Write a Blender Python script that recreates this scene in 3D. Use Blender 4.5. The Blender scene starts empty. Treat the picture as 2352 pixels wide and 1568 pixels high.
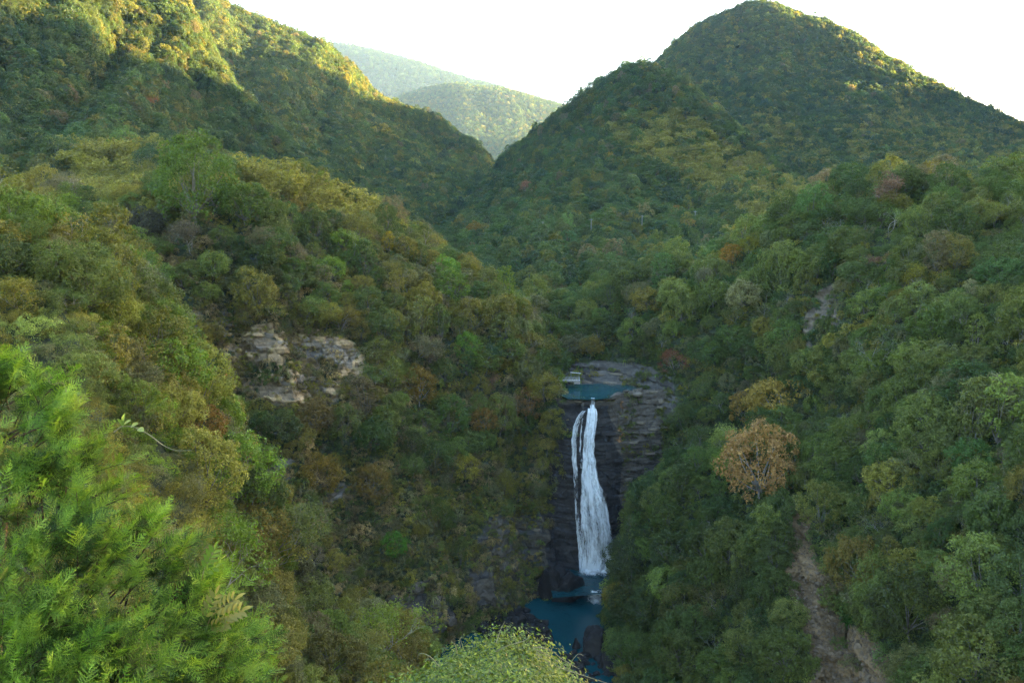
import bpy, math, random
import numpy as np
from mathutils import Vector, Matrix
from mathutils.bvhtree import BVHTree

rng = np.random.default_rng(7)
random.seed(7)
scene = bpy.context.scene
C = scene.collection
R = math.radians

# ------------------------------------------------------------------ camera, sky, sun, exposure
FD = 1811.0                      # focal length in picture units (picture 2352 x 1568 units)
PITCH = R(8.0)
cam = bpy.data.cameras.new("camera")
cam.sensor_width = 36.0
cam.lens = 36.0 * FD / 2352.0
cam.clip_start = 0.1
cam.clip_end = 30000.0
camo = bpy.data.objects.new("camera", cam)
camo.rotation_euler = (R(90) - PITCH, 0, 0)
C.objects.link(camo)
scene.camera = camo

SUN_AZ = R(60.0)                 # to the right of the viewing direction
SUN_EL = R(10.5)
world = bpy.data.worlds.new("World")
scene.world = world
world.use_nodes = True
wn = world.node_tree
sky = wn.nodes.new("ShaderNodeTexSky")
sky.sky_type = 'NISHITA'
sky.sun_disc = False
sky.sun_elevation = SUN_EL
sky.sun_rotation = SUN_AZ
sky.altitude = 400.0
sky.air_density = 1.0
sky.dust_density = 3.0
sky.ozone_density = 1.0
bg = wn.nodes["Background"]
bg.inputs[1].default_value = 0.095
wn.links.new(sky.outputs[0], bg.inputs[0])

sun = bpy.data.lights.new("sun", 'SUN')
sun.energy = 5.0
sun.angle = R(0.6)
sun.color = (1.0, 0.71, 0.31)
suno = bpy.data.objects.new("sun", sun)
sdir = Vector((math.sin(SUN_AZ) * math.cos(SUN_EL), math.cos(SUN_AZ) * math.cos(SUN_EL), math.sin(SUN_EL)))
suno.rotation_euler = sdir.to_track_quat('Z', 'Y').to_euler()
C.objects.link(suno)

vs = scene.view_settings
vs.view_transform = 'Standard'
vs.look = 'None'
vs.exposure = 3.95
vs.gamma = 1.0
vs.use_curve_mapping = False
cy = scene.cycles
cy.max_bounces = 3
cy.diffuse_bounces = 2
cy.glossy_bounces = 2
cy.transmission_bounces = 3
cy.transparent_max_bounces = 12
cy.volume_bounces = 0
cy.use_denoising = True
cy.denoiser = 'OPENIMAGEDENOISE'
cy.denoising_input_passes = 'RGB_ALBEDO_NORMAL'
cy.denoising_prefilter = 'NONE'
cy.sample_clamp_indirect = 0.25
cy.use_adaptive_sampling = True
cy.adaptive_threshold = 0.02
cy.caustics_reflective = False
cy.caustics_refractive = False

# ------------------------------------------------------------------ picture <-> place
CT, ST = math.cos(PITCH), math.sin(PITCH)

def P(x, y, Y):
    a = (x - 1176.0) / FD
    b = (784.0 - y) / FD
    dy = CT + b * ST
    dz = -ST + b * CT
    s = Y / dy
    return np.array((a * s, Y, dz * s))

def PZ(x, y, z):
    b = (784.0 - y) / FD
    return P(x, y, z * (CT + b * ST) / (-ST + b * CT))

def proj(p):
    p = np.asarray(p)
    f = p[..., 1] * CT - p[..., 2] * ST
    u = p[..., 1] * ST + p[..., 2] * CT
    f = np.where(np.abs(f) < 1e-6, 1e-6, f)
    return 1176.0 + FD * p[..., 0] / f, 784.0 - FD * u / f, f

# ------------------------------------------------------------------ noise
def _hash(ix, iy, iz, seed):
    h = (ix.astype(np.int64) * 374761393 + iy.astype(np.int64) * 668265263 + iz.astype(np.int64) * 2147483647 + seed * 1274126177) & 0xFFFFFFFF
    h = ((h ^ (h >> 13)) * 1274126177) & 0xFFFFFFFF
    h = (h ^ (h >> 16)) & 0xFFFFFF
    return h / float(0xFFFFFF)

def vnoise(p, seed=0):
    p = np.asarray(p, float)
    i = np.floor(p)
    f = p - i
    f = f * f * (3 - 2 * f)
    i = i.astype(np.int64)
    x, y, z = i[..., 0], i[..., 1], i[..., 2]
    r = 0
    for dx in (0, 1):
        for dy in (0, 1):
            for dz in (0, 1):
                w = (f[..., 0] if dx else 1 - f[..., 0]) * (f[..., 1] if dy else 1 - f[..., 1]) * (f[..., 2] if dz else 1 - f[..., 2])
                r = r + w * _hash(x + dx, y + dy, z + dz, seed)
    return r * 2 - 1

def fbm(p, oct=4, seed=0, gain=0.5):
    p = np.asarray(p, float)
    r, a, s = 0, 1.0, 0
    for k in range(oct):
        r = r + a * vnoise(p * (2.03 ** k) + 17.3 * k, seed + k)
        s += a
        a *= gain
    return r / s

def smooth(a, b, x):
    t = np.clip((x - a) / (b - a), 0, 1)
    return t * t * (3 - 2 * t)

def in_poly(x, y, poly):
    x = np.asarray(x); y = np.asarray(y)
    r = np.zeros(x.shape, bool)
    n = len(poly)
    for i in range(n):
        x1, y1 = poly[i]; x2, y2 = poly[(i + 1) % n]
        c = ((y1 > y) != (y2 > y)) & (x < (x2 - x1) * (y - y1) / ((y2 - y1) if y2 != y1 else 1e-9) + x1)
        r ^= c
    return r

# ------------------------------------------------------------------ materials
def mat(name):
    m = bpy.data.materials.new(name)
    m.use_nodes = True
    nt = m.node_tree
    nt.nodes.clear()
    out = nt.nodes.new("ShaderNodeOutputMaterial")
    return m, nt, out

def N(nt, typ, **kw):
    n = nt.nodes.new(typ)
    for k, v in kw.items():
        setattr(n, k, v)
    return n

def leaf_material(name, tint=None, transl=0.45, nscale=0.9, var=0.30, rough=0.55):
    m, nt, out = mat(name)
    if tint is None:
        at = N(nt, "ShaderNodeAttribute", attribute_type='INSTANCER', attribute_name='tint')
        col = at.outputs['Color']
    else:
        c = N(nt, "ShaderNodeRGB"); c.outputs[0].default_value = (*tint, 1); col = c.outputs[0]
    geo = N(nt, "ShaderNodeNewGeometry")
    tc = N(nt, "ShaderNodeTexCoord")
    no = N(nt, "ShaderNodeTexNoise"); no.inputs['Scale'].default_value = nscale; no.inputs['Detail'].default_value = 3
    nt.links.new(geo.outputs['Position'], no.inputs['Vector'])
    mr = N(nt, "ShaderNodeMapRange"); mr.inputs[1].default_value = 0.3; mr.inputs[2].default_value = 0.7
    mr.inputs[3].default_value = 1 - var; mr.inputs[4].default_value = 1 + var
    nt.links.new(no.outputs[0], mr.inputs[0])
    # random brightness for every leaf
    mr2 = N(nt, "ShaderNodeMapRange"); mr2.inputs[3].default_value = 0.7; mr2.inputs[4].default_value = 1.3
    nt.links.new(geo.outputs['Random Per Island'], mr2.inputs[0])
    mu = N(nt, "ShaderNodeMath", operation='MULTIPLY')
    nt.links.new(mr.outputs[0], mu.inputs[0]); nt.links.new(mr2.outputs[0], mu.inputs[1])
    mx = N(nt, "ShaderNodeMix", data_type='RGBA', blend_type='MULTIPLY'); mx.inputs[0].default_value = 1
    nt.links.new(col, mx.inputs[6])
    cb = N(nt, "ShaderNodeCombineColor")
    for k in range(3):
        nt.links.new(mu.outputs[0], cb.inputs[k])
    nt.links.new(cb.outputs[0], mx.inputs[7])
    pb = N(nt, "ShaderNodeBsdfPrincipled")
    pb.inputs['Roughness'].default_value = rough
    pb.inputs['Specular IOR Level'].default_value = 0.28
    nt.links.new(mx.outputs[2], pb.inputs['Base Color'])
    tr = N(nt, "ShaderNodeBsdfTranslucent")
    hs = N(nt, "ShaderNodeHueSaturation"); hs.inputs['Saturation'].default_value = 1.15; hs.inputs['Value'].default_value = 1.3
    nt.links.new(mx.outputs[2], hs.inputs['Color']); nt.links.new(hs.outputs[0], tr.inputs[0])
    ms = N(nt, "ShaderNodeMixShader"); ms.inputs[0].default_value = transl
    nt.links.new(pb.outputs[0], ms.inputs[1]); nt.links.new(tr.outputs[0], ms.inputs[2])
    nt.links.new(ms.outputs[0], out.inputs[0])
    return m

def plain_material(name, c1, c2, scale=3.0, rough=0.8, bump=0.3, stretch=(1, 1, 1), spec=0.3, bdist=0.1):
    m, nt, out = mat(name)
    tc = N(nt, "ShaderNodeTexCoord")
    mp = N(nt, "ShaderNodeMapping"); mp.inputs['Scale'].default_value = stretch
    nt.links.new(tc.outputs['Object'], mp.inputs[0])
    no = N(nt, "ShaderNodeTexNoise"); no.inputs['Scale'].default_value = scale; no.inputs['Detail'].default_value = 6
    nt.links.new(mp.outputs[0], no.inputs['Vector'])
    mr = N(nt, "ShaderNodeMapRange"); mr.inputs[1].default_value = 0.32; mr.inputs[2].default_value = 0.68
    nt.links.new(no.outputs[0], mr.inputs[0])
    mx = N(nt, "ShaderNodeMix", data_type='RGBA')
    mx.inputs[6].default_value = (*c1, 1); mx.inputs[7].default_value = (*c2, 1)
    nt.links.new(mr.outputs[0], mx.inputs[0])
    pb = N(nt, "ShaderNodeBsdfPrincipled")
    pb.inputs['Roughness'].default_value = rough
    pb.inputs['Specular IOR Level'].default_value = spec
    nt.links.new(mx.outputs[2], pb.inputs['Base Color'])
    if bump:
        bp = N(nt, "ShaderNodeBump"); bp.inputs['Strength'].default_value = bump; bp.inputs['Distance'].default_value = bdist
        nt.links.new(no.outputs[0], bp.inputs['Height']); nt.links.new(bp.outputs[0], pb.inputs['Normal'])
    nt.links.new(pb.outputs[0], out.inputs[0])
    return m

def ground_material():
    """colour of soil, rock, gravel comes from the mesh's own colour attribute; grain and bedding lines from noise"""
    m, nt, out = mat("ground_material")
    at = N(nt, "ShaderNodeAttribute", attribute_name='gcol')
    geo = N(nt, "ShaderNodeNewGeometry")
    n1 = N(nt, "ShaderNodeTexNoise"); n1.inputs['Scale'].default_value = 0.9; n1.inputs['Detail'].default_value = 8; n1.inputs['Roughness'].default_value = 0.65
    nt.links.new(geo.outputs['Position'], n1.inputs['Vector'])
    mp = N(nt, "ShaderNodeMapping"); mp.inputs['Scale'].default_value = (0.12, 0.12, 1.4); mp.inputs['Rotation'].default_value = (0.1, 0.12, 0)
    nt.links.new(geo.outputs['Position'], mp.inputs[0])
    n2 = N(nt, "ShaderNodeTexNoise"); n2.inputs['Scale'].default_value = 1.0; n2.inputs['Detail'].default_value = 5
    nt.links.new(mp.outputs[0], n2.inputs['Vector'])
    ad = N(nt, "ShaderNodeMath", operation='ADD')
    nt.links.new(n1.outputs[0], ad.inputs[0]); nt.links.new(n2.outputs[0], ad.inputs[1])
    mr = N(nt, "ShaderNodeMapRange"); mr.inputs[1].default_value = 0.7; mr.inputs[2].default_value = 1.3; mr.inputs[3].default_value = 0.45; mr.inputs[4].default_value = 1.55
    nt.links.new(ad.outputs[0], mr.inputs[0])
    cb = N(nt, "ShaderNodeCombineColor")
    for k in range(3):
        nt.links.new(mr.outputs[0], cb.inputs[k])
    mx = N(nt, "ShaderNodeMix", data_type='RGBA', blend_type='MULTIPLY'); mx.inputs[0].default_value = 1
    nt.links.new(at.outputs['Color'], mx.inputs[6]); nt.links.new(cb.outputs[0], mx.inputs[7])
    pb = N(nt, "ShaderNodeBsdfPrincipled"); pb.inputs['Roughness'].default_value = 0.85
    pb.inputs['Specular IOR Level'].default_value = 0.25
    nt.links.new(mx.outputs[2], pb.inputs['Base Color'])
    bp = N(nt, "ShaderNodeBump"); bp.inputs['Strength'].default_value = 0.7; bp.inputs['Distance'].default_value = 0.5
    nt.links.new(ad.outputs[0], bp.inputs['Height']); nt.links.new(bp.outputs[0], pb.inputs['Normal'])
    nt.links.new(pb.outputs[0], out.inputs[0])
    return m

M_LEAF = leaf_material("foliage_material")
M_GROUND = ground_material()
M_BARK = plain_material("bark_material", (0.09, 0.08, 0.06), (0.22, 0.20, 0.16), 2.0, 0.85, 0.3)
M_BARE = plain_material("bleached_bark_material", (0.17, 0.155, 0.13), (0.34, 0.315, 0.275), 2.0, 0.8, 0.3)
M_CULM = plain_material("bamboo_culm_material", (0.14, 0.15, 0.05), (0.24, 0.22, 0.08), 2.0, 0.6, 0.1)
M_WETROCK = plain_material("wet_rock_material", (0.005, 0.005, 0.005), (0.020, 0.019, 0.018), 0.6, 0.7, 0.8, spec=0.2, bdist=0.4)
M_ROCK = plain_material("dry_rock_material", (0.10, 0.088, 0.068), (0.24, 0.20, 0.15), 0.8, 0.85, 0.7, bdist=0.3)
M_STONE = plain_material("rubble_material", (0.08, 0.058, 0.036), (0.21, 0.155, 0.10), 0.8, 0.85, 0.5)
M_CONCRETE = plain_material("concrete_material", (0.22, 0.21, 0.19), (0.36, 0.345, 0.31), 2.0, 0.8, 0.2)
M_WHITE = plain_material("white_paint_material", (0.42, 0.43, 0.42), (0.60, 0.60, 0.58), 3.0, 0.5, 0.05)
M_POLE = plain_material('weathered_concrete_material', (0.26, 0.26, 0.25), (0.36, 0.36, 0.34), 2.0, 0.85, 0.1)
M_STEEL = plain_material("grey_steel_material", (0.22, 0.23, 0.24), (0.32, 0.33, 0.33), 3.0, 0.5, 0.05)

# ------------------------------------------------------------------ mesh helpers
def mesh_np(name, verts, quads=None, tris=None, mats=(), mat_idx=None, smooth_shade=False):
    me = bpy.data.meshes.new(name)
    verts = np.asarray(verts, np.float32)
    me.vertices.add(len(verts))
    me.vertices.foreach_set("co", verts.ravel())
    q = np.zeros((0, 4), np.int32) if quads is None or len(quads) == 0 else np.asarray(quads, np.int32)
    t = np.zeros((0, 3), np.int32) if tris is None or len(tris) == 0 else np.asarray(tris, np.int32)
    nl = q.size + t.size
    me.loops.add(nl)
    me.loops.foreach_set("vertex_index", np.concatenate([q.ravel(), t.ravel()]))
    me.polygons.add(len(q) + len(t))
    ls = np.concatenate([np.arange(len(q)) * 4, q.size + np.arange(len(t)) * 3]).astype(np.int32)
    me.polygons.foreach_set("loop_start", ls)
    if mat_idx is not None:
        me.polygons.foreach_set("material_index", np.asarray(mat_idx, np.int32))
    me.polygons.foreach_set("use_smooth", np.full(len(q) + len(t), bool(smooth_shade)))
    for m in mats:
        me.materials.append(m)
    me.update(calc_edges=True)
    me.validate()
    return me

def link(name, me, parent=None):
    o = bpy.data.objects.new(name, me)
    C.objects.link(o)
    if parent is not None:
        o.parent = parent
    return o

def tag(o, label=None, cat=None, group=None, kind=None):
    if label: o['label'] = label
    if cat: o['category'] = cat
    if group: o['group'] = group
    if kind: o['kind'] = kind
    return o

def tube(pts, rad, sides=5):
    pts = np.asarray(pts, float)
    rad = np.broadcast_to(np.asarray(rad, float), (len(pts),))
    t = np.gradient(pts, axis=0)
    t /= np.linalg.norm(t, axis=1)[:, None] + 1e-9
    ref = np.where(np.abs(t[:, 2:3]) > 0.9, np.array([[1.0, 0, 0]]), np.array([[0, 0, 1.0]]))
    a = np.cross(t, ref); a /= np.linalg.norm(a, axis=1)[:, None] + 1e-9
    b = np.cross(t, a)
    ang = np.arange(sides) * 2 * np.pi / sides
    v = pts[:, None] + rad[:, None, None] * (np.cos(ang)[None, :, None] * a[:, None] + np.sin(ang)[None, :, None] * b[:, None])
    n = len(pts)
    i = np.arange(n - 1)[:, None] * sides
    j = np.arange(sides)[None]
    q = np.stack([i + j, i + (j + 1) % sides, i + sides + (j + 1) % sides, i + sides + j], -1).reshape(-1, 4)
    return v.reshape(-1, 3), q

class Acc:
    """collects vertices, quads and triangles of one mesh"""
    def __init__(s):
        s.v, s.q, s.t, s.n = [], [], [], 0
    def add(s, v, q=None, t=None):
        s.v.append(np.asarray(v, float))
        if q is not None and len(q): s.q.append(np.asarray(q) + s.n)
        if t is not None and len(t): s.t.append(np.asarray(t) + s.n)
        s.n += len(v)
    def arrays(s):
        v = np.concatenate(s.v) if s.v else np.zeros((0, 3))
        q = np.concatenate(s.q) if s.q else np.zeros((0, 4), int)
        t = np.concatenate(s.t) if s.t else np.zeros((0, 3), int)
        return v, q, t
    def mesh(s, name, m, smooth_shade=False):
        v, q, t = s.arrays()
        return mesh_np(name, v, q, t, [m], None, smooth_shade)

def unit(v):
    return v / (np.linalg.norm(v, axis=-1, keepdims=True) + 1e-9)

def leaf_quads(pos, nrm, size, aspect=1.7, g=rng, fold=0.0, dirs=None):
    """rhombic leaves at pos, facing nrm"""
    n = len(pos)
    r = unit(g.normal(size=(n, 3))) if dirs is None else dirs
    a = unit(np.cross(nrm, r)) if dirs is None else unit(r - nrm * np.sum(r * nrm, 1, keepdims=True))
    b = np.cross(nrm, a)
    L = np.broadcast_to(size, (n,))[:, None]
    W = L / aspect
    p0 = pos - a * L * 0.5
    p1 = pos + b * W * 0.5 + nrm * L * fold
    p2 = pos + a * L * 0.5
    p3 = pos - b * W * 0.5 + nrm * L * fold
    v = np.stack([p0, p1, p2, p3], 1).reshape(-1, 3)
    q = np.arange(4 * n).reshape(n, 4)
    return v, q

# ------------------------------------------------------------------ terrain
def hermite(t, kt, kp):
    """cubic through points kp at parameters kt, evaluated at t"""
    kp = np.asarray(kp, float)
    m = np.zeros_like(kp)
    d = (kp[1:] - kp[:-1]) / (kt[1:] - kt[:-1])[:, None]
    m[0], m[-1] = d[0], d[-1]
    m[1:-1] = 0.5 * (d[1:] + d[:-1])
    i = np.clip(np.searchsorted(kt, t, side='right') - 1, 0, len(kt) - 2)
    h = (kt[i + 1] - kt[i])[:, None]
    s = ((t - kt[i])[:, None]) / h
    return ((2 * s**3 - 3 * s**2 + 1) * kp[i] + (s**3 - 2 * s**2 + s) * h * m[i]
            + (-2 * s**3 + 3 * s**2) * kp[i + 1] + (s**3 - s**2) * h * m[i + 1])

def loft(rows, nu, nv, canopy=0.0, back=(60, -40), skip_world=False):
    R3 = []
    for r in rows:
        w = np.array([P(*p) for p in r]) if not skip_world else np.array(r, float)
        w[:, 2] -= canopy
        R3.append(w)
    b = R3[0].copy()
    b[:, 1] += back[0]; b[:, 2] += back[1]
    b2 = R3[0].copy()
    b2[:, 1] += back[0] * 0.35; b2[:, 2] += back[1] * 0.12
    R3 = [b, b2] + R3
    cols = []
    for w in R3:
        k = np.concatenate([[0], np.cumsum(np.linalg.norm(np.diff(w, axis=0), axis=1))])
        k /= k[-1]
        cols.append(hermite(np.linspace(0, 1, nu), k, w))
    G = np.array(cols)                       # rows, nu, 3
    d = np.linalg.norm(np.diff(G, axis=0), axis=2).mean(1)
    k = np.concatenate([[0], np.cumsum(d)]); k /= k[-1]
    tv = np.linspace(0, 1, nv)
    S = np.zeros((nv, nu, 3))
    for j in range(nu):
        S[:, j] = hermite(tv, k, G[:, j])
    return S, k[2]

def grid_normals(S):
    du = np.gradient(S, axis=1); dv = np.gradient(S, axis=0)
    n = np.cross(dv, du)
    n = unit(n)
    # face the camera side / up
    flip = np.sum(n * (-S), -1) < 0
    if flip.mean() > 0.5:
        n = -n
    return n

LAYERS = {}
def terrain(name, rows, nu, nv, canopy=0.0, back=(60, -40), amp=6.0, scale=60.0, ridge=0.0, ridge_n=6, seed=1,
            colour=(0.035, 0.045, 0.018), paint=None, rock=None, place=False, bold=0.5):
    S, vk = loft(rows, nu, nv, canopy, back, place)
    n = grid_normals(S)
    d = fbm(S / scale, 5, seed) * amp
    if ridge:
        uu = np.linspace(0, 1, nu)[None].repeat(nv, 0); vv = np.linspace(0, 1, nv)[:, None].repeat(nu, 1)
        w = np.stack([uu * ridge_n + 0.5 * fbm(S / (scale * 1.5), 3, seed + 9), vv * 1.2, 0 * uu], -1)
        d = d + ridge * (1 - 2 * np.abs(fbm(w, 3, seed + 5))) * smooth(0.12, 0.35, vv) - ridge * 0.5 * smooth(0.12, 0.35, vv)
    S = S + n * d[..., None]
    gc = np.empty((nv, nu, 3)); gc[:] = colour
    px, py, dep = proj(S)
    rk = np.zeros((nv, nu))
    if rock:
        for poly, col, soft in rock:
            mk = in_poly(px + 16 * fbm(S / 6.0, 3, 31), py + 16 * fbm(S / 6.0, 3, 47), poly) & (dep > 1)
            if soft: mk &= fbm(S / 4.5, 3, 63) > -0.05 * soft
            rk = np.maximum(rk, mk * 1.0)
            gc[mk] = col
    if rk.max() > 0:
        # beds of harder rock stand out as ledges, joints break them
        for _ in range(2):
            rk = (rk + np.roll(rk, 1, 0) + np.roll(rk, -1, 0) + np.roll(rk, 1, 1) + np.roll(rk, -1, 1)) / 5
        S = S + grid_normals(S) * (bold * strata(S) * rk)[..., None]
    if rk.max() > 0:
        gc = np.where(rk[..., None] > 0.3, gc * np.clip(bed_tone(S), 0.4, 1.8)[..., None], gc)
    if paint is not None:
        paint(S, px, py, gc, rk)
    q = (np.arange(nv - 1)[:, None] * nu + np.arange(nu - 1)[None])[..., None] + np.array([0, 1, nu + 1, nu])
    me = mesh_np(name, S.reshape(-1, 3), q.reshape(-1, 4), None, [M_GROUND], None, rk.max() == 0)
    a = me.color_attributes.new('gcol', 'FLOAT_COLOR', 'POINT')
    a.data.foreach_set("color", np.concatenate([gc.reshape(-1, 3), np.ones((nv * nu, 1))], 1).astype(np.float32).ravel())
    o = link(name, me)
    tag(o, kind='structure')
    LAYERS[name] = dict(S=S, n=grid_normals(S), v0=vk, nu=nu, nv=nv, rock=rk)
    return o

def strata(S, period=2.2):
    tilt = S[..., 2] + 0.10 * S[..., 0] + 1.6 * fbm(S / 11.0, 3, 71)
    t = tilt / period + 1.6 * vnoise(np.stack([tilt / 5.5, 0 * tilt, 0 * tilt], -1), 77)
    i = np.floor(t); f = t - i
    zz = np.zeros_like(i, dtype=np.int64)
    h = _hash(i.astype(np.int64), zz, zz, 5)
    out = (h - 0.5) * 2.4 - 1.3 * smooth(0.7, 1.0, f) * h
    # joints break every bed into blocks
    j = np.floor((S[..., 0] + 0.6 * S[..., 1] + 2.5 * vnoise(S / 4.0, 8)) / (2.0 + 4.5 * h) + i * 0.37)
    hj = _hash(j.astype(np.int64), i.astype(np.int64), zz, 9)
    return out + (hj - 0.5) * 1.9 + 0.6 * fbm(S / 1.1, 3, 12) + 1.6 * fbm(S / 7.0, 3, 14)

def bed_tone(S):
    t = S[..., 2] + 0.10 * S[..., 0] + 1.6 * fbm(S / 11.0, 3, 71)
    return 0.75 + 0.5 * (vnoise(np.stack([t / 0.8, S[..., 0] / 14, S[..., 1] / 14], -1), 19) * 0.5 + 0.5) + 0.35 * fbm(S / 3.0, 3, 29)

GREY = (0.135, 0.125, 0.11); TAN = (0.19, 0.145, 0.09); GRAVEL = (0.165, 0.112, 0.058); ORANGE = (0.42, 0.21, 0.06)
WET = (0.030, 0.028, 0.026); DKGREY = (0.060, 0.058, 0.055)

terrain("mountain_far", [
    [(200, 260, 5312), (500, 170, 5312), (650, 125, 5312), (740, 104, 5312), (800, 107, 5312), (850, 117, 5312), (900, 131, 5312), (960, 150, 5312), (1020, 170, 5312), (1080, 188, 5312), (1140, 203, 5312), (1200, 222, 5312), (1300, 250, 5312), (1450, 300, 5312), (1700, 330, 5312)],
    [(200, 300, 4531), (500, 250, 4531), (700, 225, 4531), (800, 220, 4531), (900, 225, 4531), (1020, 245, 4531), (1140, 265, 4531), (1300, 290, 4531), (1700, 350, 4531)],
    [(200, 440, 3594), (700, 400, 3594), (1000, 390, 3594), (1300, 400, 3594), (1700, 420, 3594)]],
    160, 80, 8, (1000, -600), 18, 900, 6, 7, 3)
terrain("hill_far", [
    [(550, 360, 3591), (760, 300, 3591), (850, 258, 3591), (930, 222, 3591), (990, 202, 3591), (1050, 195, 3591), (1120, 203, 3591), (1180, 212, 3591), (1240, 229, 3591), (1300, 247, 3591), (1400, 290, 3591), (1600, 340, 3591)],
    [(550, 420, 3024), (760, 370, 3024), (900, 310, 3024), (1050, 275, 3024), (1180, 285, 3024), (1300, 310, 3024), (1600, 370, 3024)],
    [(550, 470, 2457), (800, 420, 2457), (1000, 360, 2457), (1130, 365, 2457), (1250, 355, 2457), (1600, 410, 2457)],
    [(550, 540, 1985), (1000, 480, 1985), (1130, 480, 1985), (1300, 480, 1985), (1600, 500, 1985)]],
    140, 90, 8, (500, -260), 8, 360, 6, 9, 11)
terrain("mountain_left", [
    [(-600, -700, 920), (-100, -350, 954), (200, -150, 977), (400, -40, 1000), (480, -15, 1012), (560, 14, 1023), (640, 50, 1035), (700, 85, 1052), (740, 110, 1064), (800, 160, 1081), (860, 205, 1092), (920, 235, 1104), (980, 260, 1116), (1030, 296, 1104), (1080, 333, 1092), (1130, 375, 1070), (1190, 430, 1058)],
    [(-600, -250, 805), (-100, 0, 828), (200, 80, 839), (400, 100, 851), (480, 120, 862), (560, 130, 885), (640, 160, 897), (700, 190, 920), (740, 215, 931), (800, 250, 954), (860, 285, 966), (920, 310, 977), (980, 330, 983), (1030, 360, 977), (1080, 390, 972), (1120, 410, 966), (1180, 450, 954)],
    [(-600, 150, 667), (0, 200, 678), (300, 260, 690), (480, 280, 702), (600, 300, 736), (720, 330, 770), (840, 370, 805), (960, 410, 828), (1040, 440, 839), (1100, 455, 839), (1160, 480, 828)],
    [(-600, 450, 494), (0, 450, 518), (400, 460, 540), (600, 480, 575), (800, 510, 598), (950, 550, 621), (1050, 570, 644), (1120, 580, 644), (1200, 590, 632)]],
    220, 150, 6, (160, -90), 7, 110, 20, 9, 21)
terrain("hill_left", [
    [(-600, -420, 600), (-100, -260, 620), (150, -130, 630), (300, -70, 640), (380, -25, 640), (430, 40, 635), (465, 105, 630), (500, 160, 625), (560, 230, 610), (640, 310, 600), (720, 380, 590), (820, 470, 580)],
    [(-600, -150, 500), (-100, -60, 510), (100, 20, 515), (210, 60, 520), (260, 110, 545), (320, 130, 565), (380, 160, 570), (430, 210, 575), (500, 270, 570), (580, 330, 565), (660, 390, 560), (760, 480, 555)],
    [(-600, 150, 430), (0, 180, 440), (150, 200, 445), (300, 260, 465), (400, 310, 490), (500, 370, 500), (600, 420, 510), (720, 490, 510)],
    [(-600, 430, 340), (0, 430, 350), (300, 440, 370), (500, 460, 400), (600, 510, 420), (720, 560, 430)]],
    200, 130, 6, (90, -60), 6, 80, 17, 8, 33)
terrain("mountain_right", [
    [(1420, 260, 1234), (1480, 170, 1227), (1520, 130, 1221), (1570, 82, 1221), (1620, 42, 1221), (1680, 20, 1221), (1720, 5, 1221), (1780, 10, 1221), (1850, 28, 1215), (1920, 63, 1209), (2000, 108, 1203), (2040, 135, 1196), (2120, 185, 1185), (2200, 228, 1173), (2280, 263, 1160), (2352, 290, 1148), (2500, 330, 1124), (2900, 400, 1074)],
    [(1420, 330, 1099), (1520, 230, 1099), (1620, 170, 1099), (1720, 140, 1093), (1850, 160, 1074), (1950, 190, 1063), (2040, 230, 1050), (2150, 270, 1038), (2280, 320, 1013), (2352, 345, 1002), (2500, 380, 977), (2900, 440, 928)],
    [(1420, 420, 952), (1560, 320, 958), (1700, 300, 952), (1850, 300, 928), (1950, 320, 904), (2100, 350, 880), (2352, 400, 842), (2900, 480, 781)],
    [(1420, 530, 781), (1600, 480, 794), (1750, 460, 781), (1900, 470, 733), (2100, 480, 684), (2352, 500, 635), (2900, 560, 586)]],
    220, 140, 6, (110, -120), 6, 130, 9, 9, 41)
terrain("hill_right", [
    [(1090, 430, 900), (1130, 390, 890), (1170, 345, 880), (1230, 298, 865), (1300, 250, 850), (1340, 213, 840), (1380, 180, 830), (1440, 150, 815), (1490, 147, 800), (1540, 165, 785), (1590, 205, 765), (1650, 255, 735), (1720, 325, 690), (1800, 388, 640), (1880, 438, 590), (1960, 500, 550), (2100, 580, 500)],
    [(1040, 490, 760), (1130, 430, 760), (1200, 370, 755), (1300, 310, 745), (1400, 270, 730), (1500, 270, 705), (1580, 310, 670), (1660, 370, 630), (1740, 420, 590), (1820, 470, 540), (1920, 520, 500), (2100, 600, 450)],
    [(1000, 540, 600), (1130, 480, 610), (1250, 430, 600), (1380, 400, 590), (1500, 420, 565), (1600, 450, 530), (1700, 490, 490), (1800, 520, 460), (1920, 560, 430), (2100, 640, 390)],
    [(940, 590, 450), (1080, 560, 460), (1200, 530, 455), (1350, 520, 450), (1500, 530, 430), (1600, 545, 415), (1720, 560, 395), (1900, 590, 370), (2100, 660, 340)],
    [(940, 640, 370), (1080, 620, 370), (1220, 600, 365), (1400, 590, 360), (1550, 590, 350), (1720, 600, 335), (2000, 640, 310)],
    [(980, 740, 310), (1100, 720, 310), (1230, 700, 308), (1400, 690, 300), (1600, 690, 290), (1900, 700, 280)],
    [(1100, 860, 270), (1200, 850, 272), (1300, 850, 270), (1450, 850, 268), (1700, 860, 262)]],
    240, 200, 6, (130, -90), 5, 90, 7, 8, 53)
terrain("terrace_left", [
    [(-600, 340, 400), (0, 333, 390), (100, 342, 390), (200, 333, 390), (330, 325, 390), (430, 335, 385), (500, 365, 380), (560, 400, 370), (660, 450, 360)],
    [(-600, 410, 340), (0, 400, 335), (200, 400, 335), (330, 400, 335), (430, 410, 330), (560, 450, 325), (660, 490, 320)],
    [(-600, 560, 280), (0, 540, 280), (300, 540, 280), (560, 540, 280), (660, 570, 280)]],
    140, 60, 7, (60, -15), 4, 50, 4, 6, 61)

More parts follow.
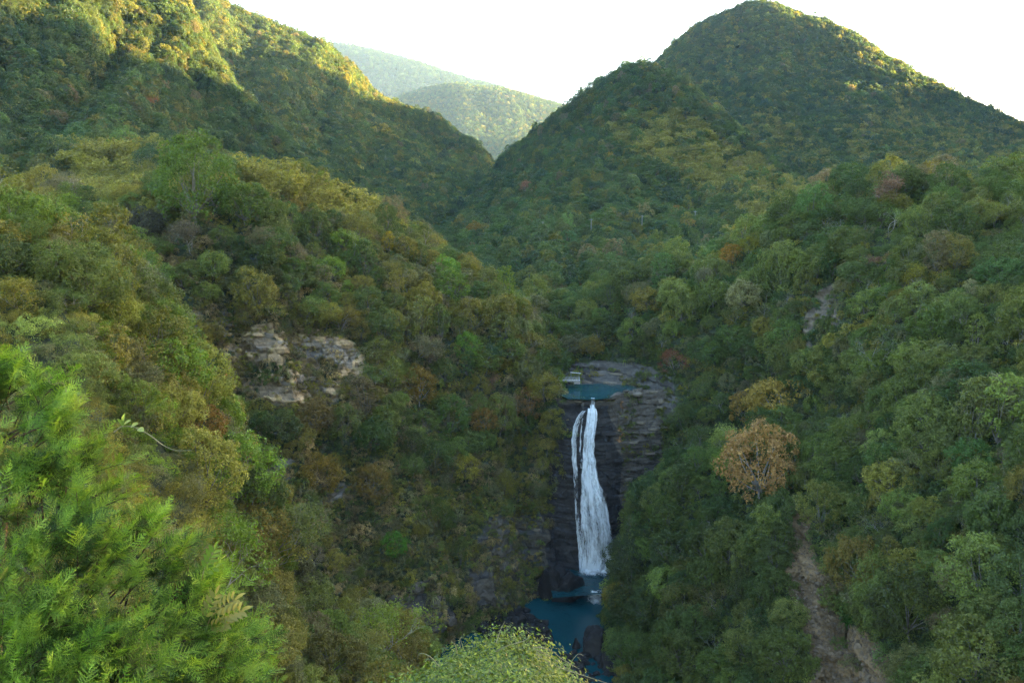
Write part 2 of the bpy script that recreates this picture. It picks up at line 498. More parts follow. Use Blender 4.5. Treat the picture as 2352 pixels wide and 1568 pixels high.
CLIFF_L = [
    ([(500, 770), (610, 745), (700, 760), (800, 780), (850, 830), (840, 900), (760, 930), (650, 930), (560, 900), (500, 850)], TAN, 1),
    ([(400, 890), (480, 880), (520, 930), (500, 960), (440, 930)], GREY, 1),
    ([(640, 780), (760, 790), (830, 810), (800, 840), (700, 830)], GREY, 1),
    ([(680, 850), (760, 860), (750, 900), (690, 895)], GREY, 1),
    ([(380, 720), (560, 715), (560, 760), (400, 770)], GREY, 1),
    ([(488, 862), (525, 858), (528, 890), (500, 895)], ORANGE, 1),
    ([(610, 1060), (670, 1060), (670, 1130), (620, 1120)], GREY, 1),
    ([(780, 1110), (860, 1120), (860, 1150), (720, 1150)], GREY, 1),
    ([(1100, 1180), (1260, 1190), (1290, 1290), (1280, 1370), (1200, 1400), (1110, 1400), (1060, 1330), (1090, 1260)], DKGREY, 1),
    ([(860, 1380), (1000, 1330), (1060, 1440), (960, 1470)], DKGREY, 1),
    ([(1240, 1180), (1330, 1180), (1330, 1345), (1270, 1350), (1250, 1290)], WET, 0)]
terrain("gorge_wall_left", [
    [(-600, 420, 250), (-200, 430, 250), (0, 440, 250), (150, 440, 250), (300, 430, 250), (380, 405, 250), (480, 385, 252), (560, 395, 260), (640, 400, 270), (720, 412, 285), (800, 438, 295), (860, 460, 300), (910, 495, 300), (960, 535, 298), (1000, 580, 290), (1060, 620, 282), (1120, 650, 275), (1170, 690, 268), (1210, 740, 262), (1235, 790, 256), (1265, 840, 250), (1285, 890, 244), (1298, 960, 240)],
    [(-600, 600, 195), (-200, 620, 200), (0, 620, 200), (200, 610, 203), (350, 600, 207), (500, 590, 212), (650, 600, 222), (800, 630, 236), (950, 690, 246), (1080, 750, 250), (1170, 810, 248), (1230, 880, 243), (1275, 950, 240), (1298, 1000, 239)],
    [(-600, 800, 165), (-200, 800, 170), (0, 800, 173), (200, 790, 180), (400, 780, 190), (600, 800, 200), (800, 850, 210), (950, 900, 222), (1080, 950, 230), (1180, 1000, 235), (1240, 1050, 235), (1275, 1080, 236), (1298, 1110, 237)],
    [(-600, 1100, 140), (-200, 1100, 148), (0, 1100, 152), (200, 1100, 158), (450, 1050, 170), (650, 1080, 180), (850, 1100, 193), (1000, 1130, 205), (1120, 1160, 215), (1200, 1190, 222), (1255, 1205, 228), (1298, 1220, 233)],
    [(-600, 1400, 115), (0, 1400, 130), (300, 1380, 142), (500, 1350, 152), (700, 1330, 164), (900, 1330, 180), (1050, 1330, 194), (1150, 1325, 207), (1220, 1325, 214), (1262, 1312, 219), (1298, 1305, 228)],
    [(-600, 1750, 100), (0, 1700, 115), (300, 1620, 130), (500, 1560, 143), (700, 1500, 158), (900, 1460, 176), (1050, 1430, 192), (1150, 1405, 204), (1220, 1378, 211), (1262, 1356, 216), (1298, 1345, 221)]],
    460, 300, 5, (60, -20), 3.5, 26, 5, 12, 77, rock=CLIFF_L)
POOL_LOW, POOL_MID, POOL_TOP = -104.6, -101.5, -50.3
terrain("spur_left", [
    [(-600, 400, 125), (-100, 440, 117), (0, 452, 116), (60, 480, 116), (150, 540, 116), (200, 580, 116), (260, 630, 116), (300, 690, 116), (340, 750, 114), (370, 820, 112), (410, 900, 110), (460, 970, 108), (500, 1030, 106), (530, 1100, 104), (580, 1190, 104), (640, 1290, 106), (710, 1380, 112), (800, 1435, 119), (900, 1480, 127), (1000, 1545, 133), (1100, 1640, 138)],
    [(-600, 700, 82), (-100, 700, 84), (50, 720, 84), (150, 760, 84), (220, 820, 84), (280, 900, 83), (330, 1000, 82), (380, 1090, 81), (430, 1200, 81), (500, 1320, 82), (600, 1450, 85), (700, 1530, 90), (850, 1620, 98), (1000, 1700, 105)],
    [(-600, 1200, 46), (0, 1200, 48), (150, 1300, 48), (250, 1450, 50), (400, 1650, 55), (600, 1800, 62), (900, 1900, 75)]],
    260, 130, 5, (26, -42), 2.5, 20, 3, 8, 83)

CLIFF_R = [
    ([(1300, 835), (1440, 830), (1540, 860), (1560, 960), (1480, 960), (1430, 900), (1290, 900)], (0.085, 0.078, 0.068), 0),
    ([(1850, 690), (1925, 650), (1920, 760), (1880, 820), (1840, 800)], (0.105, 0.085, 0.060), 1),
    ([(1800, 1155), (1860, 1175), (1880, 1280), (1915, 1330), (1928, 1400), (1950, 1430), (2020, 1475), (2100, 1620), (1845, 1620), (1860, 1470), (1825, 1400), (1798, 1330), (1816, 1270)], GRAVEL, 0)]
terrain("gorge_wall_right", [
    [(1150, 720, 300), (1230, 690, 300), (1300, 668, 298), (1400, 650, 295), (1480, 632, 290), (1560, 600, 285), (1640, 585, 280), (1700, 550, 275), (1760, 515, 270), (1830, 470, 265), (1880, 450, 262), (1950, 425, 258), (2020, 408, 252), (2100, 402, 245), (2200, 412, 240), (2352, 412, 235), (2600, 390, 230), (3000, 350, 220)],
    [(1200, 790, 276), (1250, 790, 275), (1320, 780, 272), (1400, 760, 269), (1480, 740, 264), (1560, 720, 257), (1640, 710, 250), (1720, 690, 243), (1800, 670, 236), (1880, 640, 228), (1960, 610, 218), (2050, 590, 208), (2150, 580, 200), (2352, 570, 190), (2600, 560, 180), (3000, 540, 165)],
    [(1250, 842, 266), (1300, 840, 265), (1360, 836, 263), (1430, 834, 260), (1500, 842, 254), (1580, 850, 246), (1660, 850, 238), (1740, 840, 230), (1820, 820, 220), (1900, 790, 208), (1980, 760, 196), (2060, 740, 186), (2180, 730, 172), (2352, 720, 160), (2600, 710, 150), (3000, 700, 135)],
    [(1250, 880, 262), (1320, 882, 256), (1380, 882, 253), (1420, 884, 250), (1470, 886, 247), (1540, 902, 243), (1640, 930, 232), (1740, 940, 222), (1820, 930, 212), (1900, 900, 200), (1980, 880, 186), (2060, 870, 175), (2180, 860, 160), (2352, 850, 145), (2600, 840, 135), (3000, 830, 120)],
    [(1250, 1000, 262), (1380, 1000, 256), (1470, 1010, 248), (1540, 1040, 242), (1640, 1080, 228), (1740, 1080, 214), (1820, 1060, 200), (1900, 1040, 184), (1980, 1020, 170), (2060, 1010, 158), (2180, 1010, 143), (2352, 1010, 128), (2600, 1000, 118), (3000, 1000, 105)],
    [(1250, 1200, 258), (1380, 1200, 252), (1540, 1250, 232), (1640, 1250, 220), (1740, 1240, 202), (1820, 1230, 180), (1900, 1220, 162), (1980, 1200, 147), (2060, 1190, 136), (2180, 1190, 124), (2352, 1190, 112), (2600, 1180, 102), (3000, 1180, 90)],
    [(1250, 1400, 250), (1540, 1450, 215), (1740, 1430, 175), (1820, 1420, 155), (1900, 1400, 142), (2000, 1390, 129), (2100, 1390, 118), (2352, 1380, 100), (2600, 1380, 90), (3000, 1380, 80)],
    [(1250, 1650, 230), (1540, 1680, 190), (1740, 1660, 150), (1850, 1640, 132), (1950, 1630, 118), (2050, 1630, 108), (2150, 1620, 100), (2352, 1600, 88), (2600, 1600, 78), (3000, 1600, 70)]],
    440, 320, 5, (60, -20), 3.0, 24, 3.5, 12, 97, rock=CLIFF_R)
terrain("spur_right", [
    [(1398, 1400, 199), (1410, 1340, 203), (1428, 1255, 206), (1448, 1185, 208), (1480, 1115, 209), (1530, 1068, 208), (1600, 1043, 206), (1680, 1018, 203), (1760, 1003, 198), (1830, 990, 192), (1890, 980, 186), (1950, 980, 180)],
    [(1414, 1510, 184), (1436, 1440, 187), (1460, 1370, 188), (1500, 1310, 188), (1560, 1250, 187), (1620, 1205, 184), (1680, 1182, 180), (1740, 1172, 175), (1800, 1175, 168), (1850, 1185, 162), (1890, 1195, 158), (1930, 1205, 158)],
    [(1420, 1650, 165), (1470, 1600, 163), (1520, 1555, 160), (1600, 1500, 156), (1680, 1460, 150), (1740, 1435, 146), (1800, 1425, 140), (1850, 1425, 136), (1900, 1430, 136), (1940, 1440, 138)],
    [(1400, 1850, 150), (1600, 1760, 138), (1800, 1710, 122), (1900, 1700, 118), (1970, 1690, 120)]],
    240, 200, 4, (20, -22), 2.5, 18, 3, 8, 103, rock=CLIFF_R[2:])
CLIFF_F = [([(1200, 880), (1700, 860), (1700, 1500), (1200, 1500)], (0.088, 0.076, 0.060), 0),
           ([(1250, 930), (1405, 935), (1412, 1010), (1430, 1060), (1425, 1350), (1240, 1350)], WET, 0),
           ([(1415, 985), (1440, 980), (1448, 1010), (1425, 1018)], (0.24, 0.13, 0.055), 1),
           ([(1430, 925), (1455, 925), (1452, 940), (1432, 938)], (0.24, 0.13, 0.055), 1)]
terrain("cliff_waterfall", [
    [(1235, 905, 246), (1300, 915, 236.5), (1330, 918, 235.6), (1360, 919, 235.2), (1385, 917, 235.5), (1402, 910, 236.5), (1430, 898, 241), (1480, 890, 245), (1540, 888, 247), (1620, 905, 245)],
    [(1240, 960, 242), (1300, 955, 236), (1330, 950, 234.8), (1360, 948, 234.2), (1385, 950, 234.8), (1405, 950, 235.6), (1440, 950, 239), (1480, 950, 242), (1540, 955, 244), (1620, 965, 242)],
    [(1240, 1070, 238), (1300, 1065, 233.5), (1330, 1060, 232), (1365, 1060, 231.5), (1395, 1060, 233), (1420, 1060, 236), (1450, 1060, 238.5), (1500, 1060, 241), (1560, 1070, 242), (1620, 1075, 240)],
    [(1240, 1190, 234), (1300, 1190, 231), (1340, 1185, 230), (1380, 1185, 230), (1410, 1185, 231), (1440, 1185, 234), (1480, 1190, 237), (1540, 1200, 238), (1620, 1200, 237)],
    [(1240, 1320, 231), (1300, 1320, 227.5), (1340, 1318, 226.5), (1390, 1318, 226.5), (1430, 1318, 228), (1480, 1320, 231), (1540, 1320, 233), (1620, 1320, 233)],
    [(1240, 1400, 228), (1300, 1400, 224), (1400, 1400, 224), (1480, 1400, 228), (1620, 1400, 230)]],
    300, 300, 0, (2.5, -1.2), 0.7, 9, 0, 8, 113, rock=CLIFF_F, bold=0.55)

def rock_face(name, layer, box, k, colour_fn, bold, proud, seed, cover=0.0):
    """finer sheet of bedded rock standing a little proud of a slope, where the rock lies open"""
    S = LAYERS[layer]['S']
    px, py, dep = proj(S)
    m = (px > box[0]) & (px < box[1]) & (py > box[2]) & (py < box[3])
    ii = np.where(m.any(1))[0]; jj = np.where(m.any(0))[0]
    sub = S[ii[0]:ii[-1] + 1, jj[0]:jj[-1] + 1]
    nv, nu = sub.shape[:2]
    tv = np.linspace(0, nv - 1, (nv - 1) * k + 1); tu = np.linspace(0, nu - 1, (nu - 1) * k + 1)
    a_ = hermite(tv, np.arange(nv), sub.reshape(nv, -1)).reshape(len(tv), nu, 3).transpose(1, 0, 2)
    G = hermite(tu, np.arange(nu), a_.reshape(nu, -1)).reshape(len(tu), len(tv), 3).transpose(1, 0, 2)
    px, py, dep = proj(G)
    n = grid_normals(G)
    jx = px + 20 * fbm(G / 5.0, 4, seed); jy = py + 20 * fbm(G / 5.0, 4, seed + 1)
    inside, col = colour_fn(jx, jy, G)
    e_ = inside.astype(float)
    for _ in range(3):
        e_ = (e_ + np.roll(e_, 1, 0) + np.roll(e_, -1, 0) + np.roll(e_, 1, 1) + np.roll(e_, -1, 1)) / 5
    G = G + n * (bold * strata(G) * e_ + proud * e_ - 1.6 * (1 - e_))[..., None]
    col = col * np.clip(bed_tone(G), 0.35, 1.9)[..., None]
    nv, nu = G.shape[:2]
    q = ((np.arange(nv - 1)[:, None] * nu + np.arange(nu - 1)[None])[..., None] + np.array([0, 1, nu + 1, nu])).reshape(-1, 4)
    q = q[(e_.ravel()[q] > 0.02).any(1)]
    used = np.unique(q); remap = np.zeros(nv * nu, int); remap[used] = np.arange(len(used))
    me = mesh_np(name, G.reshape(-1, 3)[used], remap[q], None, [M_GROUND], None, False)
    a_ = me.color_attributes.new('gcol', 'FLOAT_COLOR', 'POINT')
    a_.data.foreach_set("color", np.concatenate([col.reshape(-1, 3)[used], np.ones((len(used), 1))], 1).astype(np.float32).ravel())
    o = link(name, me); tag(o, kind='structure')
    return o
def left_cols(x, y, G):
    ins = in_poly(x, y, [(500, 775), (560, 755), (620, 742), (700, 755), (790, 772), (850, 815), (850, 890), (770, 930), (650, 935), (560, 905), (500, 860)]) | in_poly(x, y, [(395, 885), (480, 872), (525, 930), (500, 965), (440, 935)]) | in_poly(x, y, [(390, 725), (560, 712), (560, 750), (400, 765)])
    ins &= fbm(G / 5.0, 3, 64) > -0.06
    c = np.empty(G.shape); c[:] = (0.30, 0.215, 0.115)
    c[fbm(G / 2.2, 3, 93) > 0.1] = (0.235, 0.185, 0.085)
    grey = in_poly(x, y, [(640, 778), (760, 785), (840, 812), (800, 845), (700, 832)]) | in_poly(x, y, [(675, 850), (760, 862), (750, 905), (685, 898)]) | (x < 520)
    c[grey] = (0.175, 0.148, 0.11)
    white = fbm(G / 0.9, 3, 88) > 0.55
    c[white] = (0.30, 0.285, 0.25)
    c[in_poly(x, y, [(486, 860), (526, 856), (530, 892), (500, 898)])] = ORANGE
    return ins, c
rock_face("cliff_left", "gorge_wall_left", (360, 900, 690, 980), 4, left_cols, 0.24, 0.6, 141)
def low_cols(x, y, G):
    ins = in_poly(x, y, [(1095, 1180), (1250, 1185), (1300, 1190), (1300, 1350), (1270, 1380), (1200, 1405), (1110, 1405), (1060, 1330), (1085, 1260)]) | in_poly(x, y, [(860, 1380), (990, 1325), (1060, 1440), (960, 1475)])
    ins &= fbm(G / 4.0, 3, 65) > -0.08
    c = np.empty(G.shape); c[:] = (0.070, 0.061, 0.046)
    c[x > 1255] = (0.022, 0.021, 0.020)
    return ins, c
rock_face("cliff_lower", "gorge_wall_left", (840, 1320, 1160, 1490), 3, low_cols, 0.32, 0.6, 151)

# unseen ridge added outside the picture, its crest shaped to shade the valley
terrain("unseen_shade_ridge", [
    [(1500, 1700, 230), (1330, 1500, 415), (1180, 1330, 446), (1030, 1150, 405), (880, 980, 385), (770, 840, 350), (700, 700, 315), (640, 560, 300), (600, 430, 280), (560, 300, 250), (500, 150, 220), (460, 0, 200), (430, -200, 190), (400, -500, 180)],
    [(1400, 1650, 60), (1230, 1430, 110), (1070, 1250, 150), (920, 1070, 180), (790, 900, 190), (680, 760, 190), (610, 630, 180), (550, 500, 170), (500, 380, 150), (450, 260, 130), (370, 130, 110), (330, 0, 90), (310, -200, 80), (290, -500, 70)],
    [(1300, 1600, 20), (1130, 1370, 20), (970, 1180, 20), (820, 1000, 20), (690, 830, 20), (590, 690, 20), (520, 560, 20), (460, 440, 20), (400, 330, 20), (330, 230, 20), (260, 110, 20), (230, 0, 10), (220, -200, 0), (210, -500, 0)]],
    90, 60, 0, (60, -140), 6, 90, 0, 6, 137, place=True)
#@@END_TERRAIN

# ------------------------------------------------------------------ plant forms (unit crown radius, base at the origin)
def limb(acc, a, b, r0, r1, g, sag=0.12, n=5, sides=5):
    t = np.linspace(0, 1, n)[:, None]
    mid = (a + b) / 2 + g.normal(size=3) * np.linalg.norm(b - a) * sag
    pts = (1 - t) ** 2 * a + 2 * t * (1 - t) * mid + t ** 2 * b
    v, q = tube(pts, np.linspace(r0, r1, n), sides)
    acc.add(v, q)
    return pts

def crown_tree(seed, lobes=26, subs=8, leaves=14, leaf=0.10, flat=0.75, base=1.25, spread=1.0, droop=0.0, limbs=True, lobe_r=0.33):
    g = np.random.default_rng(seed)
    wood, fol = Acc(), Acc()
    fork = np.array([g.normal() * 0.05, g.normal() * 0.05, base - flat * 0.75])
    if limbs:
        limb(wood, np.array([0, 0, -0.5]), fork, 0.045, 0.032, g, 0.04, 5, 6)
    P_, N_ = [], []
    k = 0
    ga = math.pi * (3 - math.sqrt(5))
    ax = 1 + 0.25 * g.normal(); 
    for i in range(lobes):
        z = 1 - 1.7 * (i + 0.5) / lobes              # from the top down to below the middle
        rr = math.sqrt(max(0.0, 1 - z * z))
        th = i * ga + g.normal() * 0.35
        rad = (0.62 + 0.26 * g.random()) * spread
        c = np.array([rr * math.cos(th) * rad * (0.9 + 0.2 * ax), rr * math.sin(th) * rad, base + z * flat * (0.72 + 0.3 * g.random())])
        lr = lobe_r * (0.7 + 0.6 * g.random())
        if limbs and i % 2 == 0:
            limb(wood, fork + g.normal(size=3) * 0.02, c, 0.018, 0.005, g, 0.12, 5, 4)
        for j in range(subs):
            d = unit(g.normal(size=3) + np.array([0, 0, 0.55]) + 0.6 * unit(c - np.array([0, 0, base])))
            sc = c + d * lr * (0.55 + 0.5 * g.random()) * np.array([1, 1, 0.8])
            sr = lr * (0.38 + 0.2 * g.random())
            n = unit(g.normal(size=(leaves, 3)) + 0.5 * d + np.array([0, 0, 0.35]))
            p = sc + n * sr * (0.55 + 0.5 * g.random((leaves, 1)))
            if droop:
                p[:, 2] -= droop * g.random(leaves) ** 2
            P_.append(p); N_.append(unit(n + 0.45 * g.normal(size=(leaves, 3)) + np.array([0, 0, 0.35])))
    P_ = np.concatenate(P_); N_ = np.concatenate(N_)
    v, q = leaf_quads(P_, N_, leaf * (0.6 + 0.8 * g.random(len(P_))), 1.6, g, 0.08)
    fol.add(v, q)
    return wood, fol

def twig_tree(seed, leafy=0, leaf=0.07, up=0.6, depth=5, thin=1.0, height=1.0):
    """an open tree whose branches show; leafy = leaves at every tip"""
    g = np.random.default_rng(seed)
    wood, fol = Acc(), Acc()
    LP, LN = [], []
    def grow(p, d, L, r, k):
        n = 4
        pts = [p]
        for i in range(n - 1):
            d = unit(d + g.normal(size=3) * 0.17 + np.array([0, 0, 0.06 * up]))
            pts.append(pts[-1] + d * L / (n - 1))
        v, q = tube(pts, np.linspace(r, r * 0.66, n), 5 if k > 2 else 3)
        wood.add(v, q)
        if k <= 1 and leafy:
            m = leafy if k == 0 else leafy // 2
            off = g.normal(size=(m, 3)) * np.array([0.13, 0.13, 0.08])
            LP.append(pts[-1] + off); LN.append(unit(g.normal(size=(m, 3)) * 0.6 + np.array([0, 0, 0.9])))
        if k == 0:
            return
        m = 3 if (k >= depth - 1 or g.random() < 0.5) else 2
        for i in range(m):
            dd = unit(d + unit(g.normal(size=3)) * (0.70 if k < depth else 0.85) + np.array([0, 0, 0.16 * up]))
            grow(pts[-1] if i < 2 else pts[-2], dd, L * (0.66 + 0.2 * g.random()) * (1.12 if k == depth else 1), r * 0.58, k - 1)
    grow(np.array([0, 0, -0.3]), np.array([0.08 * g.normal(), 0.08 * g.normal(), 1.0]), 0.72 * height, 0.034 * thin, depth)
    if leafy:
        p = np.concatenate(LP); nn = np.concatenate(LN)
        v, q = leaf_quads(p, nn, leaf * (0.6 + 0.8 * g.random(len(p))), 1.6, g, 0.08)
        fol.add(v, q)
    return wood, fol

def bamboo_form(seed, culms=22, leaf=0.20):
    """clump of arching culms with feathery tops, height about 2.2"""
    g = np.random.default_rng(seed)
    wood, fol = Acc(), Acc()
    for i in range(culms):
        th = g.random() * 2 * math.pi
        r0 = 0.5 * math.sqrt(g.random())
        b = np.array([r0 * math.cos(th), r0 * math.sin(th), -0.3])
        out = unit(np.array([math.cos(th), math.sin(th), 0]) + g.normal(size=3) * 0.4) * np.array([1, 1, 0])
        H = 1.3 + 1.1 * g.random()
        t = np.linspace(0, 1, 9)[:, None]
        pts = b + np.array([0, 0, H]) * (t - 0.18 * t ** 4) + out * (0.12 * t + 0.42 * t ** 3.2)
        v, q = tube(pts, np.linspace(0.014, 0.003, 9), 3)
        wood.add(v, q)
        m = 46
        u = 0.3 + 0.7 * g.random(m) ** 0.7
        pp = b + np.array([0, 0, H]) * (u - 0.18 * u ** 4)[:, None] + out * (0.12 * u + 0.42 * u ** 3.2)[:, None]
        sp = 0.05 + 0.16 * np.sin(np.clip((u - 0.25) / 0.75, 0, 1) * math.pi)
        off = g.normal(size=(m, 3)) * sp[:, None] * np.array([1, 1, 0.6])
        p = pp + off
        dirs = unit(off + np.array([0, 0, 0.02]) + out * 0.05 + np.array([0, 0, -0.05]))
        nn = unit(g.normal(size=(m, 3)) * 0.6 + np.array([0, 0, 0.8]))
        v, q = leaf_quads(p, nn, leaf * (0.7 + 0.7 * g.random(m)), 3.2, g, 0.04, dirs)
        fol.add(v, q)
    return wood, fol

def tuft_form(seed, blades=46, droop=1.0):
    """tuft of long grass blades arching out and hanging, about 1 across"""
    g = np.random.default_rng(seed)
    fol = Acc()
    for i in range(blades):
        th = g.random() * 2 * math.pi
        L = 0.6 + 0.7 * g.random()
        o = np.array([math.cos(th), math.sin(th), 0])
        w = np.array([-math.sin(th), math.cos(th), 0]) * (0.035 + 0.04 * g.random())
        t = np.linspace(0, 1, 5)
        lift = 0.5 + 0.4 * g.random()
        ctr = np.outer(t * L * 0.75, o) + np.outer(lift * L * t - droop * (0.7 + 0.5 * g.random()) * L * t ** 2.2, [0, 0, 1]) + g.normal(size=3) * 0.06
        ww = (1 - t ** 1.5)[:, None] * w + 0.002
        v = np.empty((10, 3)); v[0::2] = ctr - ww; v[1::2] = ctr + ww
        q = [(2 * k, 2 * k + 1, 2 * k + 3, 2 * k + 2) for k in range(4)]
        fol.add(v, q)
    return Acc(), fol

FORMS = []        # (kind, wood acc, foliage acc)
def form(kind, wf):
    FORMS.append((kind, wf[0], wf[1]))
    return len(FORMS) - 1
F_DENSE = [form('dense', crown_tree(100 + i, lobes=[24, 28, 22, 30, 26][i], flat=[0.75, 0.6, 0.9, 0.7, 1.0][i], base=[1.2, 1.1, 1.3, 1.15, 1.4][i], lobe_r=[0.33, 0.3, 0.36, 0.28, 0.32][i])) for i in range(5)]
F_FINE = [form('fine', crown_tree(200 + i, lobes=[34, 40, 30, 36][i], subs=11, leaves=20, leaf=0.066, flat=[0.75, 0.6, 0.9, 1.05][i], base=[1.2, 1.1, 1.3, 1.4][i], lobe_r=[0.3, 0.26, 0.33, 0.28][i])) for i in range(4)]
F_AIRY = [form('airy', twig_tree(300 + i, 20, 0.072, depth=5)) for i in range(3)]
F_BARE = [form('bare', twig_tree(400 + i, 0, depth=5, thin=0.9)) for i in range(2)]
F_THIN = [form('thin', twig_tree(500 + i, 6, 0.07, depth=5, thin=0.9)) for i in range(2)]
F_BAMBOO = [form('bamboo', bamboo_form(600 + i)) for i in range(3)]
F_SHRUB = [form('shrub', crown_tree(700 + i, lobes=9, subs=8, leaves=12, leaf=0.16, flat=0.6, base=0.35, limbs=False, lobe_r=0.45)) for i in range(4)]
F_SHRUBFINE = [form('shrub', crown_tree(770 + i, lobes=12, subs=10, leaves=26, leaf=0.075, flat=0.6, base=0.35, limbs=False, lobe_r=0.42)) for i in range(3)]
F_DRAPE = [form('drape', crown_tree(750 + i, lobes=16, subs=8, leaves=14, leaf=0.12, flat=0.7, base=0.5, limbs=False, lobe_r=0.38, droop=1.1)) for i in range(3)]
F_TUFT = [form('tuft', tuft_form(800 + i)) for i in range(3)]
F_AUTUMN = [form('autumn', crown_tree(900 + i, lobes=[36, 40, 32][i], subs=9, leaves=20, leaf=0.070, flat=[0.9, 0.7, 1.0][i], base=[1.3, 1.15, 1.35][i], lobe_r=[0.27, 0.25, 0.29][i], spread=1.0)) for i in range(3)]
F_CONE = [form('cone', crown_tree(850 + i, lobes=34, subs=7, leaves=12, leaf=0.09, flat=1.35, base=1.6, spread=0.62, lobe_r=0.26)) for i in range(2)]
M_PALEBARK = plain_material('pale_bark_material', (0.17, 0.155, 0.125), (0.38, 0.35, 0.30), 2.0, 0.85, 0.3)
BARKS = {'bare': M_BARE, 'thin': M_PALEBARK, 'airy': M_PALEBARK, 'autumn': M_PALEBARK, 'bamboo': M_CULM}

FORM_COL = bpy.data.collections.new("plant_forms")
SPLIT = []        # (trunk mesh, crown mesh) for single trees
for kind, w, f in FORMS:
    wv, wq, wt = w.arrays(); fv, fq, ft = f.arrays()
    bark = BARKS.get(kind, M_BARK)
    v = np.concatenate([wv, fv]); q = np.concatenate([wq, fq + len(wv)])
    me = mesh_np("plant_form", v, q, None, [bark, M_LEAF], np.concatenate([np.zeros(len(wq)), np.ones(len(fq))]))
    o = bpy.data.objects.new("plant_form_%03d" % len(SPLIT), me)
    FORM_COL.objects.link(o)
    tm = mesh_np("trunk", wv, wq, None, [bark]) if len(wq) else None
    cm = mesh_np("crown", fv, fq, None, [M_LEAF]) if len(fq) else None
    SPLIT.append((tm, cm))

# ------------------------------------------------------------------ where plants stand
_V, _F, _n = [], [], 0
for nm, L in LAYERS.items():
    S = L['S'][::2, ::2]; nv, nu = S.shape[:2]
    _V.append(S.reshape(-1, 3))
    q = ((np.arange(nv - 1)[:, None] * nu + np.arange(nu - 1)[None])[..., None] + np.array([0, 1, nu + 1, nu])).reshape(-1, 4)
    _F.append(q + _n); _n += nv * nu
BVH = BVHTree.FromPolygons(np.concatenate(_V).tolist(), np.concatenate(_F).tolist())

def seen(p, tol=4.0):
    d = Vector(p); L = d.length
    h = BVH.ray_cast(Vector((0, 0, 0)), d / L)
    return h[0] is None or h[3] > L - tol

def scatter(layer, spacing, g, vmin=0.45, margin=260, var=0.0):
    L = LAYERS[layer]; S, nrm = L['S'], L['n']
    nv, nu = S.shape[:2]
    e1 = S[1:, :-1] - S[:-1, :-1]; e2 = S[:-1, 1:] - S[:-1, :-1]
    A = np.linalg.norm(np.cross(e1, e2), axis=-1)
    px, py, dep = proj(S[:-1, :-1])
    ok = (px > -margin) & (px < 2352 + margin) & (py > -margin) & (py < 1568 + margin) & (dep > 2)
    ok &= (np.arange(nv - 1)[:, None] / nv) >= L['v0'] * vmin
    A = A * ok
    tot = A.sum()
    n = int(min(200000, 3.0 * tot / spacing ** 2))
    if n < 1: return np.zeros((0, 3)), np.zeros((0, 3)), np.zeros(0)
    idx = g.choice(A.size, n, p=(A / tot).ravel())
    i, j = np.unravel_index(idx, A.shape)
    a, b = g.random(n)[:, None], g.random(n)[:, None]
    p = S[i, j] * (1 - a) * (1 - b) + S[i + 1, j] * a * (1 - b) + S[i, j + 1] * (1 - a) * b + S[i + 1, j + 1] * a * b
    if layer in ("mountain_far", "hill_far", "mountain_left", "hill_left", "mountain_right"):
        keep = np.arange(int(n / 2.1))          # far off: no need to keep them apart
        return p[keep], nrm[i[keep], j[keep]], L['rock'][i[keep], j[keep]]
    grid, keep = {}, []
    cell = spacing
    for k in range(n):
        x, y, z = p[k]
        c = (int(x // cell), int(y // cell), int(z // cell))
        bad = False
        for dx in (-1, 0, 1):
            for dy in (-1, 0, 1):
                for dz in (-1, 0, 1):
                    for m in grid.get((c[0] + dx, c[1] + dy, c[2] + dz), ()):
                        o = p[m]
                        if (o[0] - x) ** 2 + (o[1] - y) ** 2 + (o[2] - z) ** 2 < spacing * spacing * 0.72:
                            bad = True; break
                    if bad: break
                if bad: break
            if bad: break
        if not bad:
            grid.setdefault(c, []).append(k); keep.append(k)
    keep = np.array(keep)
    return p[keep], nrm[i[keep], j[keep]], L['rock'][i[keep], j[keep]]

# leaf colours
DEEP = (0.090, 0.124, 0.030); GREEN = (0.142, 0.172, 0.040); OLIVE = (0.205, 0.190, 0.040); BRIGHT = (0.150, 0.215, 0.032)
YELLOW = (0.25, 0.20, 0.032); OCHRE = (0.25, 0.185, 0.045); RUST = (0.20, 0.125, 0.060); BROWN = (0.165, 0.145, 0.066)
BAMB = (0.170, 0.170, 0.046); TEAL = (0.078, 0.122, 0.034); STRAW = (0.29, 0.225, 0.095); SAGE = (0.165, 0.165, 0.066)

BAMBOO_AREAS = [
    [(140, 345), (220, 335), (330, 335), (350, 440), (240, 460), (160, 440)],
    [(540, 380), (640, 395), (760, 420), (860, 455), (850, 510), (760, 500), (640, 450), (560, 420)],
    [(1380, 290), (1480, 250), (1560, 250), (1700, 340), (1800, 400), (1890, 450), (1800, 480), (1650, 430), (1500, 380)],
    [(1560, 330), (1640, 330), (1800, 430), (1700, 460), (1560, 420)],
    [(1700, 470), (1790, 470), (1800, 560), (1720, 560)],
    [(2050, 250), (2352, 300), (2600, 350), (2600, 460), (2200, 420), (1950, 360), (1900, 300)],
    [(1750, 250), (1900, 330), (1950, 400), (1850, 400), (1700, 300)],
    [(800, 180), (860, 200), (960, 255), (930, 270), (850, 240)],
    [(700, 430), (900, 440), (1010, 480), (980, 510), (850, 480)]]
def in_any(x, y, polys):
    r = np.zeros(np.shape(x), bool)
    for q in polys:
        r |= in_poly(x, y, q)
    return r

